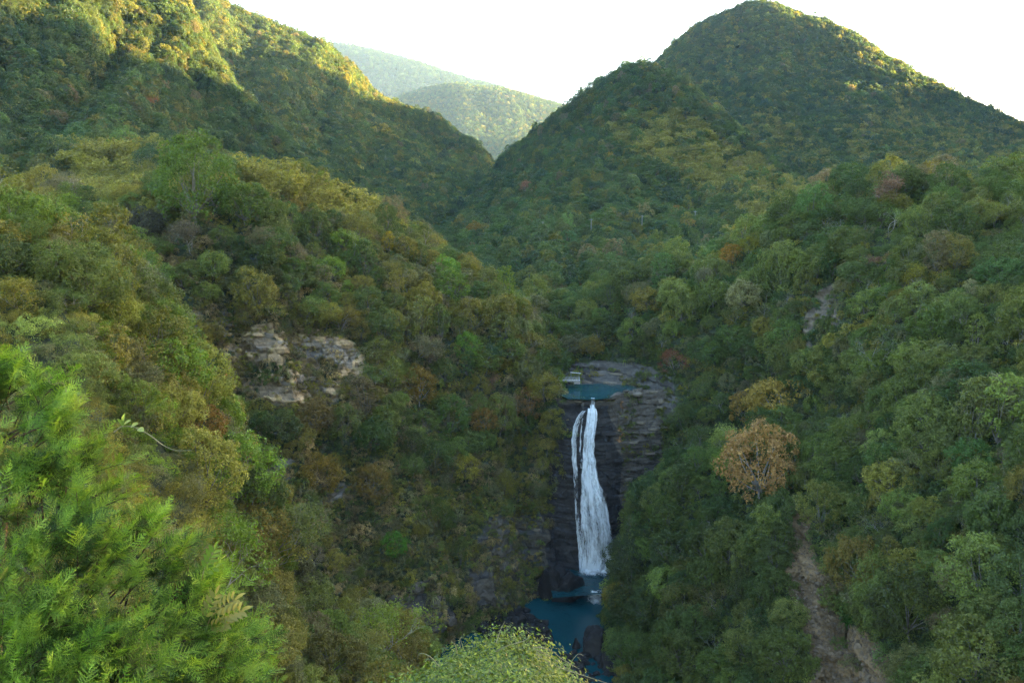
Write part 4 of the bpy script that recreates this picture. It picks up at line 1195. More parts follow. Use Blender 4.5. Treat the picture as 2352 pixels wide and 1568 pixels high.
def fall_material():
    m, nt, out = mat("falling_water_material")
    at = N(nt, "ShaderNodeAttribute", attribute_name='dens')
    uv = N(nt, "ShaderNodeAttribute", attribute_name='flow')
    mp = N(nt, "ShaderNodeMapping"); mp.inputs['Scale'].default_value = (2.6, 0.30, 1)
    nt.links.new(uv.outputs['Vector'], mp.inputs[0])
    no = N(nt, "ShaderNodeTexNoise"); no.inputs['Scale'].default_value = 1.0; no.inputs['Detail'].default_value = 7; no.inputs['Roughness'].default_value = 0.68; no.inputs['Distortion'].default_value = 0.35
    nt.links.new(mp.outputs[0], no.inputs['Vector'])
    mp2 = N(nt, "ShaderNodeMapping"); mp2.inputs['Scale'].default_value = (1.5, 0.7, 1)
    nt.links.new(uv.outputs['Vector'], mp2.inputs[0])
    no2 = N(nt, "ShaderNodeTexNoise"); no2.inputs['Scale'].default_value = 1.0; no2.inputs['Detail'].default_value = 8; no2.inputs['Roughness'].default_value = 0.72; no2.inputs['Distortion'].default_value = 0.8
    nt.links.new(mp2.outputs[0], no2.inputs['Vector'])
    mn = N(nt, "ShaderNodeMath", operation='MULTIPLY_ADD'); mn.inputs[1].default_value = 0.75; mn.inputs[2].default_value = -0.375
    nt.links.new(no2.outputs[0], mn.inputs[0])
    a0 = N(nt, "ShaderNodeMath", operation='ADD'); nt.links.new(no.outputs[0], a0.inputs[0]); nt.links.new(mn.outputs[0], a0.inputs[1])
    ad = N(nt, "ShaderNodeMath", operation='ADD'); nt.links.new(a0.outputs[0], ad.inputs[0]); nt.links.new(at.outputs['Fac'], ad.inputs[1])
    mr = N(nt, "ShaderNodeMapRange"); mr.inputs[1].default_value = 0.70; mr.inputs[2].default_value = 1.20
    mr.inputs[3].default_value = 0.0; mr.inputs[4].default_value = 0.96
    nt.links.new(ad.outputs[0], mr.inputs[0])
    pb = N(nt, "ShaderNodeBsdfPrincipled"); pb.inputs['Base Color'].default_value = (0.82, 0.87, 0.90, 1); pb.inputs['Roughness'].default_value = 0.6
    tr = N(nt, "ShaderNodeBsdfTranslucent"); tr.inputs[0].default_value = (0.80, 0.87, 0.92, 1)
    m1 = N(nt, "ShaderNodeMixShader"); m1.inputs[0].default_value = 0.35
    nt.links.new(pb.outputs[0], m1.inputs[1]); nt.links.new(tr.outputs[0], m1.inputs[2])
    tp = N(nt, "ShaderNodeBsdfTransparent")
    m2 = N(nt, "ShaderNodeMixShader")
    nt.links.new(mr.outputs[0], m2.inputs[0]); nt.links.new(tp.outputs[0], m2.inputs[1]); nt.links.new(m1.outputs[0], m2.inputs[2])
    nt.links.new(m2.outputs[0], out.inputs[0])
    return m
M_FALL = fall_material()
def fall_depth(y):
    return np.interp(y, [915, 930, 948, 1000, 1060, 1120, 1185, 1250, 1318], [234.4, 233.4, 231.6, 230.0, 228.8, 228.0, 227.2, 226.0, 224.8])

def fall_sheet(name, edges, parent, dens=0.35, seed=0, nu=46, nv=220, off=0.0, edge=0.16):
    """curtain of falling water between two edges, bulging outwards and rippled"""
    e = np.array(edges, float)
    y = np.linspace(e[0, 0], e[-1, 0], nv)
    xl = np.interp(y, e[:, 0], e[:, 1]); xr = np.interp(y, e[:, 0], e[:, 2])
    dd = np.interp(y, e[:, 0], e[:, 3] if e.shape[1] > 3 else np.full(len(e), dens))
    u = np.linspace(0, 1, nu)
    V = np.zeros((nv, nu, 3)); D = np.zeros((nv, nu)); FL = np.zeros((nv, nu, 3))
    for i in range(nv):
        w = (xr[i] - xl[i]) * 230 / FD
        wob = 0.8 * vnoise(np.array([[y[i] * 0.09, seed, 0.0]]), 3)[0]
        for_x = xl[i] + (xr[i] - xl[i]) * u + wob
        Y = fall_depth(y[i]) - off - 0.10 * w * np.sin(u * math.pi)
        V[i] = np.array([P(for_x[j], y[i], Y[j]) for j in range(nu)])
        FL[i, :, 0] = (u - 0.5) * w + seed * 7.1
        FL[i, :, 1] = -V[i, :, 2]
        ed = smooth(0, edge, u) * smooth(0, edge, 1 - u)
        D[i] = (dd[i] - 0.17) * ed - 0.75 * (1 - ed)
    D += 0.42 * fbm(FL * np.array([0.9, 0.13, 1]) + seed, 4, 41 + seed)
    n = grid_normals(V)
    V = V + n * (0.45 * fbm(FL * np.array([1.3, 0.45, 1]), 4, 51 + seed))[..., None]
    q = ((np.arange(nv - 1)[:, None] * nu + np.arange(nu - 1)[None])[..., None] + np.array([0, 1, nu + 1, nu])).reshape(-1, 4)
    me = mesh_np(name, V.reshape(-1, 3), q, None, [M_FALL], None, True)
    a = me.attributes.new('dens', 'FLOAT', 'POINT'); a.data.foreach_set("value", D.astype(np.float32).ravel())
    a = me.attributes.new('flow', 'FLOAT_VECTOR', 'POINT'); a.data.foreach_set("vector", FL.astype(np.float32).ravel())
    return link(name, me, parent)

fall = bpy.data.objects.new('waterfall', None); C.objects.link(fall)
tag(fall, 'tall white waterfall dropping from the upper pool into the gorge', 'waterfall')
MAIN = [(938, 1348, 1372, .8), (950, 1346, 1376, .85), (965, 1344, 1375, .75), (1000, 1337, 1371, .65), (1040, 1335, 1370, .65), (1070, 1334, 1374, .72), (1100, 1330, 1382, .75), (1120, 1328, 1392, .72), (1150, 1326, 1400, .68), (1200, 1324, 1412, .62), (1240, 1324, 1420, .6), (1280, 1325, 1418, .65), (1314, 1324, 1412, .9)]
fall_sheet('main_curtain', MAIN, fall, seed=1)
fall_sheet('main_curtain', [(a, b + 3, c - 3, d - 0.15) for a, b, c, d in MAIN], fall, seed=2, off=-0.5)
fall_sheet('core_jet', [(930, 1352, 1368, .7), (960, 1350, 1373, .9), (1000, 1346, 1368, .85), (1060, 1348, 1370, .8), (1110, 1350, 1382, .8), (1160, 1354, 1392, .6), (1220, 1356, 1402, .4), (1314, 1346, 1402, .6)], fall, seed=3, off=0.35, edge=0.3)
fall_sheet('side_curtain', [(944, 1335, 1350, .6), (952, 1326, 1344, .6), (962, 1320, 1338, .6), (980, 1313, 1332, .6), (1010, 1309, 1328, .58), (1050, 1310, 1328, .55), (1085, 1313, 1330, .5), (1110, 1315, 1329, .5), (1160, 1318, 1331, .52), (1200, 1320, 1335, .52), (1260, 1323, 1342, .6), (1314, 1327, 1352, .8)], fall, seed=4, nu=34, edge=0.25)
fall_sheet('side_strand', [(960, 1334, 1340, .6), (1000, 1331, 1338, .5), (1040, 1328, 1336, .5), (1075, 1330, 1346, .55)], fall, seed=8, nu=16, nv=90, edge=0.3)
fall_sheet('lip_jet', [(913, 1356, 1369, .8), (925, 1356, 1369, .7), (950, 1353, 1372, .9)], fall, seed=5, nv=60, off=0.2)
fall_sheet('lip_strand', [(914, 1336, 1343, .6), (930, 1336, 1342, .5), (952, 1336, 1345, .6)], fall, seed=6, nv=50, nu=16, off=0.15)
fall_sheet('lip_strand', [(914, 1346, 1353, .4), (930, 1347, 1353, .35), (952, 1347, 1357, .6)], fall, seed=7, nv=50, nu=16, off=0.15)

def foam_patch(name, outline, z, parent, seed, lump=0.5, dens=0.4):
    """churned white water: a lumpy sheet"""
    pts = np.array([PZ(x, y, z) for x, y in outline]); c = pts.mean(0)
    g = np.random.default_rng(seed)
    k, m = 14, 60
    ang = np.linspace(0, 2 * math.pi, m, endpoint=False)
    pa = np.arctan2(pts[:, 1] - c[1], pts[:, 0] - c[0]); o = np.argsort(pa); pr = np.linalg.norm((pts - c)[:, :2], axis=1)[o]; pa = pa[o]
    rr = np.interp(ang, pa, pr, period=2 * math.pi)
    V, D = [], []
    for i in range(k):
        t = i / (k - 1)
        x = c[0] + np.cos(ang) * rr * t; y = c[1] + np.sin(ang) * rr * t
        p = np.stack([x, y, np.full(m, z)], 1)
        p[:, 2] += 0.05 + lump * (1 - t) * (0.6 + fbm(p * 0.9, 3, seed)) 
        V.append(p); D.append(dens - 0.75 * t ** 2 + 0.25 * fbm(p * 0.8, 3, seed + 3))
    V = np.concatenate(V); D = np.concatenate(D)
    q = [(i * m + j, i * m + (j + 1) % m, (i + 1) * m + (j + 1) % m, (i + 1) * m + j) for i in range(k - 1) for j in range(m)]
    me = mesh_np(name, V, q, None, [M_FALL], None, True)
    a = me.attributes.new('dens', 'FLOAT', 'POINT'); a.data.foreach_set("value", D.astype(np.float32))
    a = me.attributes.new('flow', 'FLOAT_VECTOR', 'POINT'); a.data.foreach_set("vector", (V * np.array([0.5, 3.0, 1])).astype(np.float32).ravel())
    return link(name, me, parent)
foam_patch('splash_foam', [(1318, 1306), (1360, 1296), (1412, 1302), (1418, 1314), (1370, 1328), (1328, 1322)], POOL_MID, fall, 5, 3.0, 0.75)

cas = bpy.data.objects.new('rapids', None); C.objects.link(cas)
tag(cas, 'short white rapids spilling between the middle and lower pools', 'rapids')
def step_sheet(name, xa, xb, ya, yb, za, zb, parent, seed):
    nu, nv = 30, 30
    V = np.zeros((nv, nu, 3)); FL = np.zeros_like(V); D = np.zeros((nv, nu))
    for i in range(nv):
        t = i / (nv - 1)
        z = za + (zb - za) * smooth(0.1, 0.8, t)
        for j in range(nu):
            u = j / (nu - 1)
            V[i, j] = PZ(xa + (xb - xa) * u + 4 * t * (u - 0.5), ya + (yb - ya) * t, z) + np.array([0, 0, 0.15])
        FL[i, :, 0] = np.linspace(0, 4, nu) + seed; FL[i, :, 1] = t * 8
        u = np.linspace(0, 1, nu)
        D[i] = 0.75 * smooth(0, .35, u) * smooth(0, .35, 1 - u) - 0.35 + 0.25 * smooth(0, .3, t)
    V[..., 2] += 0.4 * fbm(V * 0.9, 3, seed)
    D += 0.8 * fbm(V * 1.1, 4, seed + 1)
    q = ((np.arange(nv - 1)[:, None] * nu + np.arange(nu - 1)[None])[..., None] + np.array([0, 1, nu + 1, nu])).reshape(-1, 4)
    me = mesh_np(name, V.reshape(-1, 3), q, None, [M_FALL], None, True)
    a = me.attributes.new('dens', 'FLOAT', 'POINT'); a.data.foreach_set("value", D.astype(np.float32).ravel())
    a = me.attributes.new('flow', 'FLOAT_VECTOR', 'POINT'); a.data.foreach_set("vector", FL.astype(np.float32).ravel())
    return link(name, me, parent)
step_sheet('spill', 1346, 1392, 1357, 1381, POOL_MID, POOL_LOW, cas, 3)
foam_patch('foam', [(1343, 1374), (1368, 1368), (1395, 1373), (1394, 1386), (1368, 1392), (1344, 1386)], POOL_LOW, cas, 9, 0.7, 0.6)
cas2 = bpy.data.objects.new('outflow_rapids', None); C.objects.link(cas2)
tag(cas2, 'white water leaving the lower pool behind the vine thicket', 'rapids')
foam_patch('foam', [(1312, 1522), (1330, 1512), (1345, 1530), (1352, 1560), (1335, 1590), (1318, 1560)], POOL_LOW, cas2, 15, 0.5, 0.3)
foam_patch('foam', [(1300, 1500), (1320, 1496), (1330, 1510), (1312, 1520)], POOL_LOW, cas2, 17, 0.3, 0.1)

# ------------------------------------------------------------------ boulders and rubble
import bmesh
def boulder_mesh(name, seed, sub=4, m=M_WETROCK, rough=0.28, cuts=9):
    bm = bmesh.new()
    bmesh.ops.create_icosphere(bm, subdivisions=sub, radius=1.0)
    v = np.array([x.co[:] for x in bm.verts]); f = np.array([[x.index for x in q.verts] for q in bm.faces])
    bm.free()
    g = np.random.default_rng(seed)
    for i in range(cuts):
        d = unit(g.normal(size=3)); h = 0.55 + 0.3 * g.random()
        s_ = v @ d
        v = v - np.maximum(s_ - h, 0)[:, None] * d * 0.9
    v = v * (1 + rough * fbm(v * 1.7 + seed, 4, seed))[:, None]
    return mesh_np(name, v, None, f, [m], None, False)

def boulder(name, x, y, w, h, z, seed, label, m=M_WETROCK, sub=4, dep=1.0, lift=0.15):
    """boulder standing in water level z, its foot at picture point x, y"""
    b = PZ(x, y, z); d = proj(b)[2]
    o = link(name, boulder_mesh(name, seed, sub, m))
    rx = w / 2 * d / FD; rz = h * d / FD
    o.location = b + np.array([0, rx * dep * 0.8, rz * lift])
    o.scale = (rx, rx * dep, rz * 0.85); o.rotation_euler = (0, 0, seed * 1.3)
    if label: tag(o, label, 'boulder')
    return o
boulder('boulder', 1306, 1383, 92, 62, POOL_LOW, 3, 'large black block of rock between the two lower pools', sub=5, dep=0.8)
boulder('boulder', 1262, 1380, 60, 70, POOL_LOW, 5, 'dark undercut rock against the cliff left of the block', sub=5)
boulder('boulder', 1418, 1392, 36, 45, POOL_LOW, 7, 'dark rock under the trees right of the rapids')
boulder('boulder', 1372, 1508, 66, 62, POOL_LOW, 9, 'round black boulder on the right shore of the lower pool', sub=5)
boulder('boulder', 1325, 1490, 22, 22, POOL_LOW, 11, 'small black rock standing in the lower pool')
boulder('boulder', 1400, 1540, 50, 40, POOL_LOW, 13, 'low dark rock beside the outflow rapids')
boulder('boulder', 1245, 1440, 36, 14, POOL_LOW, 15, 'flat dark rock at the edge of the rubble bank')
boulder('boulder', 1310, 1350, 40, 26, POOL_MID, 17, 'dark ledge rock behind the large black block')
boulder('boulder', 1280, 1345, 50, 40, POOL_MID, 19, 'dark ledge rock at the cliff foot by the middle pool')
gs2 = np.random.default_rng(5)
acc = Acc()
stone = [boulder_mesh('stone', 60 + i, 2, M_STONE, 0.25, 7) for i in range(4)]
def verts_of(me):
    a = np.zeros(len(me.vertices) * 3, np.float32); me.vertices.foreach_get("co", a)
    f = np.zeros(len(me.polygons) * 3, np.int32); me.polygons.foreach_get("vertices", f)
    return a.reshape(-1, 3), f.reshape(-1, 3)
SV = [verts_of(m) for m in stone]
def heap(acc, n, sample, size):
    for i in range(n):
        p = sample()
        if p is None: continue
        v, f = SV[gs2.integers(4)]
        r = size * math.exp(gs2.normal() * 0.5)
        a = gs2.random() * 6.28; c_, s_ = math.cos(a), math.sin(a)
        M_ = np.array([[c_, -s_, 0], [s_, c_, 0], [0, 0, 1]])
        acc.add((v * np.array([r, r * (0.6 + 0.6 * gs2.random()), r * (0.5 + 0.4 * gs2.random())])) @ M_.T + p, None, f)
BANK = [(1130, 1405), (1190, 1395), (1240, 1425), (1262, 1450), (1262, 1480), (1230, 1500), (1150, 1490), (1100, 1450)]
def bank_pt():
    for _ in range(30):
        x, y = 1100 + 170 * gs2.random(), 1395 + 110 * gs2.random()
        if in_poly(np.array([x]), np.array([y]), BANK)[0]:
            return PZ(x, y, POOL_LOW) + np.array([0, 0, 0.25 + 1.2 * gs2.random() * smooth(1262, 1130, x)])
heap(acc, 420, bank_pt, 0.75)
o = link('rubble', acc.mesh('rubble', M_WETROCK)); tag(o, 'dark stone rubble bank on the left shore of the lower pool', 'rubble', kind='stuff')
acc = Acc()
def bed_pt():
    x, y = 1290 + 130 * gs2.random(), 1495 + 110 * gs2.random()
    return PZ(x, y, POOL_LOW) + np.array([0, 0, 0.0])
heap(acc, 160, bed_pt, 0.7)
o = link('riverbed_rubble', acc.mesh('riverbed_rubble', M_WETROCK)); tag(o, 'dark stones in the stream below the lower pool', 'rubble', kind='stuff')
acc = Acc()
def slide_pt():
    for _ in range(40):
        x, y = 1795 + 290 * gs2.random(), 1165 + 430 * gs2.random() ** 0.7
        if in_poly(np.array([x]), np.array([y]), LANDSLIDE)[0]:
            h = on_ground(x, y)
            return h
heap(acc, 1500, slide_pt, 0.22)
o = link('landslide_gravel', acc.mesh('landslide_gravel', M_STONE)); tag(o, 'grey brown gravel strewn down the landslide', 'gravel', kind='stuff')

# single slabs and blocks that stick out of the rock faces
def slab_mesh(name, seed, m):
    g = np.random.default_rng(seed)
    n = 9
    ang = np.sort(g.random(n) * 0.3 + np.arange(n) / n * 6.283)
    rad = 0.8 + 0.3 * g.random(n)
    lo = np.stack([np.cos(ang) * rad * 0.92, np.sin(ang) * rad * 0.92, np.full(n, -0.5) + 0.1 * g.normal(size=n)], 1)
    hi = np.stack([np.cos(ang) * rad, np.sin(ang) * rad, np.full(n, 0.5) + 0.1 * g.normal(size=n)], 1)
    v = np.concatenate([lo, hi, [[0, 0, -0.55]], [[0, 0, 0.58]]])
    q = [(i, (i + 1) % n, n + (i + 1) % n, n + i) for i in range(n)]
    t = [(2 * n, (i + 1) % n, i) for i in range(n)] + [(2 * n + 1, n + i, n + (i + 1) % n) for i in range(n)]
    return mesh_np(name, v, q, t, [m])
SLABS = [slab_mesh('rock_slab', 40 + i, M_ROCK) for i in range(5)]
WALL_L = bpy.data.objects['gorge_wall_left']; WALL_F = bpy.data.objects['cliff_waterfall']; WALL_R = bpy.data.objects['gorge_wall_right']
SLAB_SPOTS = [(WALL_L, [(700, 868, 26, 7), (730, 876, 22, 6), (755, 884, 18, 6), (660, 880, 20, 6), (690, 890, 16, 5), (715, 897, 15, 5), (770, 800, 16, 8), (800, 815, 16, 8), (745, 790, 14, 9), (640, 870, 14, 7), (560, 845, 12, 7), (600, 800, 14, 7), (620, 770, 14, 7), (545, 742, 14, 5), (520, 745, 12, 5), (440, 905, 18, 8), (465, 915, 16, 8), (490, 925, 14, 8), (520, 830, 10, 6), (580, 880, 10, 6), (640, 1090, 12, 7), (635, 1075, 9, 5), (760, 1135, 16, 4), (800, 1140, 14, 4), (1180, 1225, 12, 5), (1230, 1215, 12, 5)]),
              (WALL_F, [(1460, 905, 20, 4), (1500, 900, 18, 4), (1520, 920, 14, 7), (1470, 970, 14, 4), (1500, 985, 16, 4), (1530, 980, 14, 5), (1455, 1015, 18, 4), (1490, 1040, 16, 4), (1440, 1100, 14, 4), (1470, 1108, 14, 4), (1515, 935, 10, 5), (1330, 921, 12, 3)]),
              (WALL_R, [(1330, 862, 22, 4), (1370, 860, 26, 4), (1410, 858, 24, 4), (1440, 870, 20, 4), (1350, 878, 18, 4), (1400, 879, 18, 4), (1450, 882, 20, 3)])]
k = 0
for wall, spots in SLAB_SPOTS:
    for (x, y, w, h) in spots:
        hit = on_ground(x, y)
        if hit is None: continue
        d = proj(hit)[2]
        o = link('rock_slab', SLABS[k % 5], wall)
        o.location = hit + np.array([0, 0.3, 0])
        o.scale = (w * d / FD, 1.3, h * d / FD * 1.2)
        o.rotation_euler = (0.06 * gs2.normal(), 0.10 + 0.06 * gs2.normal(), 0.3 * gs2.normal())
        k += 1

# ------------------------------------------------------------------ viewing deck by the upper pool
def box_acc(acc, c, s):
    c = np.asarray(c, float); s = np.asarray(s, float) / 2
    v = np.array([[x, y, z] for x in (-1, 1) for y in (-1, 1) for z in (-1, 1)]) * s + c
    acc.add(v, [(0, 1, 3, 2), (4, 6, 7, 5), (0, 4, 5, 1), (2, 3, 7, 6), (0, 2, 6, 4), (1, 5, 7, 3)])
def part_box(name, c, s, m, parent):
    a = Acc(); box_acc(a, c, s)
    return link(name, a.mesh(name, m), parent)
deck = bpy.data.objects.new('viewing_deck', None); C.objects.link(deck)
deck.location = P(1300, 872, 252.0)
deck.rotation_euler = (0, 0, R(-6))
tag(deck, 'white railed concrete viewing deck beside the upper pool', 'deck')
part_box('floor_slab', (0, 0, -0.2), (9.2, 2.6, 0.35), M_CONCRETE, deck)
part_box('retaining_wall', (3.6, -0.6, -0.75), (2.0, 1.0, 0.7), M_CONCRETE, deck)
for i in range(9):
    part_box('railing_post', (-4.4 + 1.1 * i, -1.2, 0.55), (0.09, 0.09, 1.1), M_WHITE, deck)
for z in (0.35, 0.72, 1.1):
    part_box('rail', (0, -1.2, z + 0.02), (8.9, 0.06, 0.07), M_WHITE, deck)
for x in (1.6, 4.2):
    part_box('canopy_post', (x, 0.9, 1.2), (0.12, 0.12, 2.4), M_STEEL, deck)
o = part_box('canopy_beam', (2.9, 0.6, 2.45), (3.4, 0.5, 0.12), M_WHITE, deck); o.rotation_euler = (0, R(4), 0)

# ------------------------------------------------------------------ power poles along the valley road
POLES = [(1247, 508, 'leftmost slim power pole on the valley slope'), (1358, 502, 'short power pole second from the left on the valley slope'), (1475, 494, 'slim power pole in the middle of the valley row'),
         (1597, 484, 'pale power pole with cross arm right of the middle'), (1796, 472, 'white power pole beside the yellow bamboo'), (1022, 592, 'power pole with cross arm rising from trees near the left rim')]
for x, y, lab in POLES:
    hit = on_ground(x, y + 44)
    d = hit[1]
    top = P(x, y, d)
    base = np.array([top[0], d, hit[2] - 0.5])
    e = bpy.data.objects.new('power_pole', None); C.objects.link(e); e.location = base
    tag(e, lab, 'power pole', 'power poles along the valley road')
    H = top[2] - base[2]
    a = Acc(); v, q = tube([(0, 0, 0), (0, 0, H * 0.5), (0, 0, H)], [0.17, 0.15, 0.12], 8); a.add(v, q)
    link('mast', a.mesh('mast', M_POLE), e)
    part_box('cross_arm', (0, 0, H - 0.7), (1.7, 0.10, 0.12), M_STEEL, e)
    for k_ in (-0.75, 0, 0.75):
        part_box('insulator', (k_, 0, H - 0.45), (0.12, 0.12, 0.24), M_POLE, e)

#@@END_MID
# ------------------------------------------------------------------ foreground conifer with feathery sprays
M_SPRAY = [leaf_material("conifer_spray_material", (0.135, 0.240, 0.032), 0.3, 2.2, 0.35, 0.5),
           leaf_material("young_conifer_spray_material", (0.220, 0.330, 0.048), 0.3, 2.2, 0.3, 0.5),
           leaf_material("old_and_shaded_conifer_spray_material", (0.060, 0.115, 0.024), 0.3, 2.2, 0.35, 0.5),  # darkest green: older sprays, and painted shade on the inner boughs
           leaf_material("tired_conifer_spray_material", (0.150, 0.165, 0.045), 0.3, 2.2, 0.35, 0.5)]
M_REDBARK = plain_material("conifer_bark_material", (0.05, 0.032, 0.02), (0.12, 0.075, 0.045), 8.0, 0.9, 0.4, (1, 1, 0.2))
def spray_form(seed, pairs=9, length=0.28):
    """open fern-like spray along +x, facing +z: a rib, thin side twigs, short needles"""
    g = np.random.default_rng(seed)
    V, T = [], []
    zn = np.array([0, 0, 1.0])
    def strip(p, d, L, w, bend):
        d = unit(d); s_ = unit(np.cross(zn, d)); i = len(V)
        m_ = p + d * L * 0.55 + zn * bend * L * 0.3; e_ = p + d * L + zn * bend * L * -0.5
        V.extend([p - s_ * w, p + s_ * w, m_ - s_ * w * 0.8, m_ + s_ * w * 0.8, e_])
        T.extend([(i, i + 1, i + 3), (i, i + 3, i + 2), (i + 2, i + 3, i + 4)])
        return m_, e_
    def axis(t):
        return np.array([t * length, 0.06 * length * math.sin(2.6 * t + seed), -0.30 * length * t * t + 0.12 * length * t])
    for k in range(4):
        a_, b_ = axis(k / 4), axis((k + 1) / 4)
        strip(a_, b_ - a_, np.linalg.norm(b_ - a_) * 1.05, 0.0022, 0)
    for k in range(pairs + 1):
        t = 0.10 + 0.86 * k / pairs
        p = axis(t)
        bl = length * 0.46 * (math.sin(math.pi * min(1, 0.25 + 0.72 * t)) ** 0.8) * (1.1 - 0.5 * t) * (0.8 + 0.4 * g.random())
        for sd in (-1, 1):
            if g.random() < 0.06: continue
            d = unit(np.array([0.85, sd * (0.80 + 0.15 * g.normal()), 0.10 + 0.30 * g.normal()]))
            bend = 0.2 * g.normal()
            strip(p, d, bl, 0.0030, bend)
            m = max(3, int(bl / 0.012))
            for j in range(m):
                u = 0.12 + 0.86 * j / m
                pp = p + d * bl * u + zn * bend * bl * (0.5 * u - u * u)
                s2 = -1 if j % 2 else 1
                d2 = unit(d + s2 * 0.75 * np.array([-d[1], d[0], 0]) + np.array([0, 0, 0.3 * g.normal()]))
                i = len(V); w = np.cross(zn, d2) * 0.0032
                L = 0.017 * (1.2 - 0.7 * u) * (0.8 + 0.5 * g.random())
                V.extend([pp - w, pp + w, pp + d2 * L]); T.append((i, i + 1, i + 2))
    return np.array(V), np.array(T)
SPR = [spray_form(10 + i, [9, 8, 10, 8][i], [0.28, 0.24, 0.32, 0.26][i]) for i in range(4)]
SPR_ME = [[mesh_np("frond", v, None, t, [M_SPRAY[m]]) for v, t in SPR] for m in range(4)]
conifer = bpy.data.objects.new('conifer_tree', None); C.objects.link(conifer)
tag(conifer, 'bright green feathery conifer filling the lower left corner', 'tree')
CROWS = [
    [(-300, 720, 9.8), (0, 812, 9.4), (60, 842, 9.2), (130, 862, 9.1), (165, 945, 8.9), (240, 1045, 8.7), (290, 1135, 8.5), (395, 1190, 8.3), (465, 1258, 8.2), (505, 1335, 8.1), (555, 1400, 8.0), (590, 1500, 7.9), (620, 1640, 7.8)],
    [(-300, 960, 8.7), (0, 1000, 8.5), (80, 1050, 8.3), (150, 1120, 8.1), (220, 1200, 7.9), (290, 1280, 7.8), (350, 1350, 7.7), (420, 1430, 7.6), (480, 1520, 7.5), (540, 1640, 7.5)],
    [(-300, 1250, 7.6), (0, 1280, 7.4), (100, 1340, 7.2), (180, 1410, 7.1), (260, 1490, 7.0), (340, 1570, 6.9), (420, 1660, 6.9)],
    [(-300, 1700, 6.4), (0, 1700, 6.3), (150, 1720, 6.2), (300, 1760, 6.2)]]
CS, _ = loft(CROWS, 120, 120, 0.0, (0.9, -1.2))
CNn = grid_normals(CS)
gf = np.random.default_rng(77)
wood = Acc()
trunk_pts = [np.array(P(-60, 2400, 10.4)), np.array(P(-30, 1800, 10.6)), np.array(P(-10, 1400, 10.8)), np.array(P(20, 1080, 10.8))]
v, q = tube(trunk_pts, [0.20, 0.15, 0.10, 0.03], 9); wood.add(v, q)
trunk2 = [np.array(P(250, 2400, 10.0)), np.array(P(260, 1900, 9.9)), np.array(P(280, 1600, 9.8)), np.array(P(300, 1420, 9.7))]
wood2 = Acc(); v, q = tube(trunk2, [0.16, 0.12, 0.07, 0.02], 9); wood2.add(v, q)
link('trunk', wood.mesh('trunk', M_REDBARK), conifer); link('trunk', wood2.mesh('trunk', M_REDBARK), conifer)
boughs = Acc()
FR = []           # fronds: (matrix, form, material, size on picture)
def frond_matrix(p, d, up, s_):
    d = unit(d); z = unit(up - d * np.dot(up, d)); y = np.cross(z, d)
    return np.array([[d[0] * s_, y[0] * s_, z[0] * s_, p[0]], [d[1] * s_, y[1] * s_, z[1] * s_, p[1]], [d[2] * s_, y[2] * s_, z[2] * s_, p[2]], [0, 0, 0, 1]])
nb = 0
v0 = 26
while nb < 560:
    i = int(gf.integers(v0, 119)); j = int(gf.integers(0, 119))
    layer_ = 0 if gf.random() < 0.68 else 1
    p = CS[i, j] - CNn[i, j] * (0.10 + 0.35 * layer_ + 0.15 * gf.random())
    x, y, dpt = proj(p)
    if x < -160 or y > 1720 or y < 700: continue
    nb += 1
    # boughs sweep outwards and up, then nod
    d = unit(CNn[i, j] * 0.75 + np.array([0.55, -0.15, 0.62]) + gf.normal(size=3) * 0.30)
    L = 0.40 + 0.30 * gf.random()
    root = p - d * L * 0.75
    t = np.linspace(0, 1, 6)[:, None]
    pts = root + d * L * t + np.array([0, 0, -0.16 * L]) * t ** 2
    v, q = tube(pts, np.linspace(0.011, 0.003, 6), 4); boughs.add(v, q)
    upv = unit(CNn[i, j] * 0.8 + np.array([0, -0.25, 0.8]) + gf.normal(size=3) * 0.25)
    side = unit(np.cross(upv, d))
    mt = int(gf.choice([0, 0, 0, 1, 1, 2, 2, 3], p=[.16, .16, .16, .14, .14, .09, .09, .06]))
    for k in range(9):
        u = 0.25 + 0.75 * k / 8
        pp = root + d * L * u + np.array([0, 0, -0.16 * L]) * u ** 2
        sd = (-1) ** k
        dd = d if k == 8 else unit(d * 0.9 + side * sd * (0.75 - 0.25 * u) + gf.normal(size=3) * 0.14 + np.array([0, 0, -0.12 * u]))
        s_ = (0.75 + 0.45 * gf.random()) * (1.0 if k < 8 else 1.1)
        m2 = (2 if gf.random() < 0.8 else mt) if layer_ else ((1 if gf.random() < 0.65 else mt) if u > 0.72 else (mt if gf.random() < 0.8 else 2))  # inner boughs mostly take the dark colour, painting shade into the gaps
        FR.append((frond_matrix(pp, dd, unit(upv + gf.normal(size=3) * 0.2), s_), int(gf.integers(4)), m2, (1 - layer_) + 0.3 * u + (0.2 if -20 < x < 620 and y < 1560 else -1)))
link('bough', boughs.mesh('bough', M_REDBARK), conifer)['kind'] = 'stuff'
FR.sort(key=lambda f: -f[3])
rest_f = [Acc() for _ in range(4)]
pick = set(gf.choice(min(len(FR), 1500), 290, replace=False).tolist())
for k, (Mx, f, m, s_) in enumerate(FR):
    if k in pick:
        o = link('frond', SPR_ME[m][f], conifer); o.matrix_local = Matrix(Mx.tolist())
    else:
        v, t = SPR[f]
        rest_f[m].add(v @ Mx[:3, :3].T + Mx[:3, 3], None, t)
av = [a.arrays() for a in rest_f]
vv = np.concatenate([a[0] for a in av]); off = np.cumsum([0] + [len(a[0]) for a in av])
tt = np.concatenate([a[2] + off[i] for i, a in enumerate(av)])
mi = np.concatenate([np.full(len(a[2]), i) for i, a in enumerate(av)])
link('foliage', mesh_np('foliage', vv, None, tt, M_SPRAY, mi), conifer)['kind'] = 'stuff'

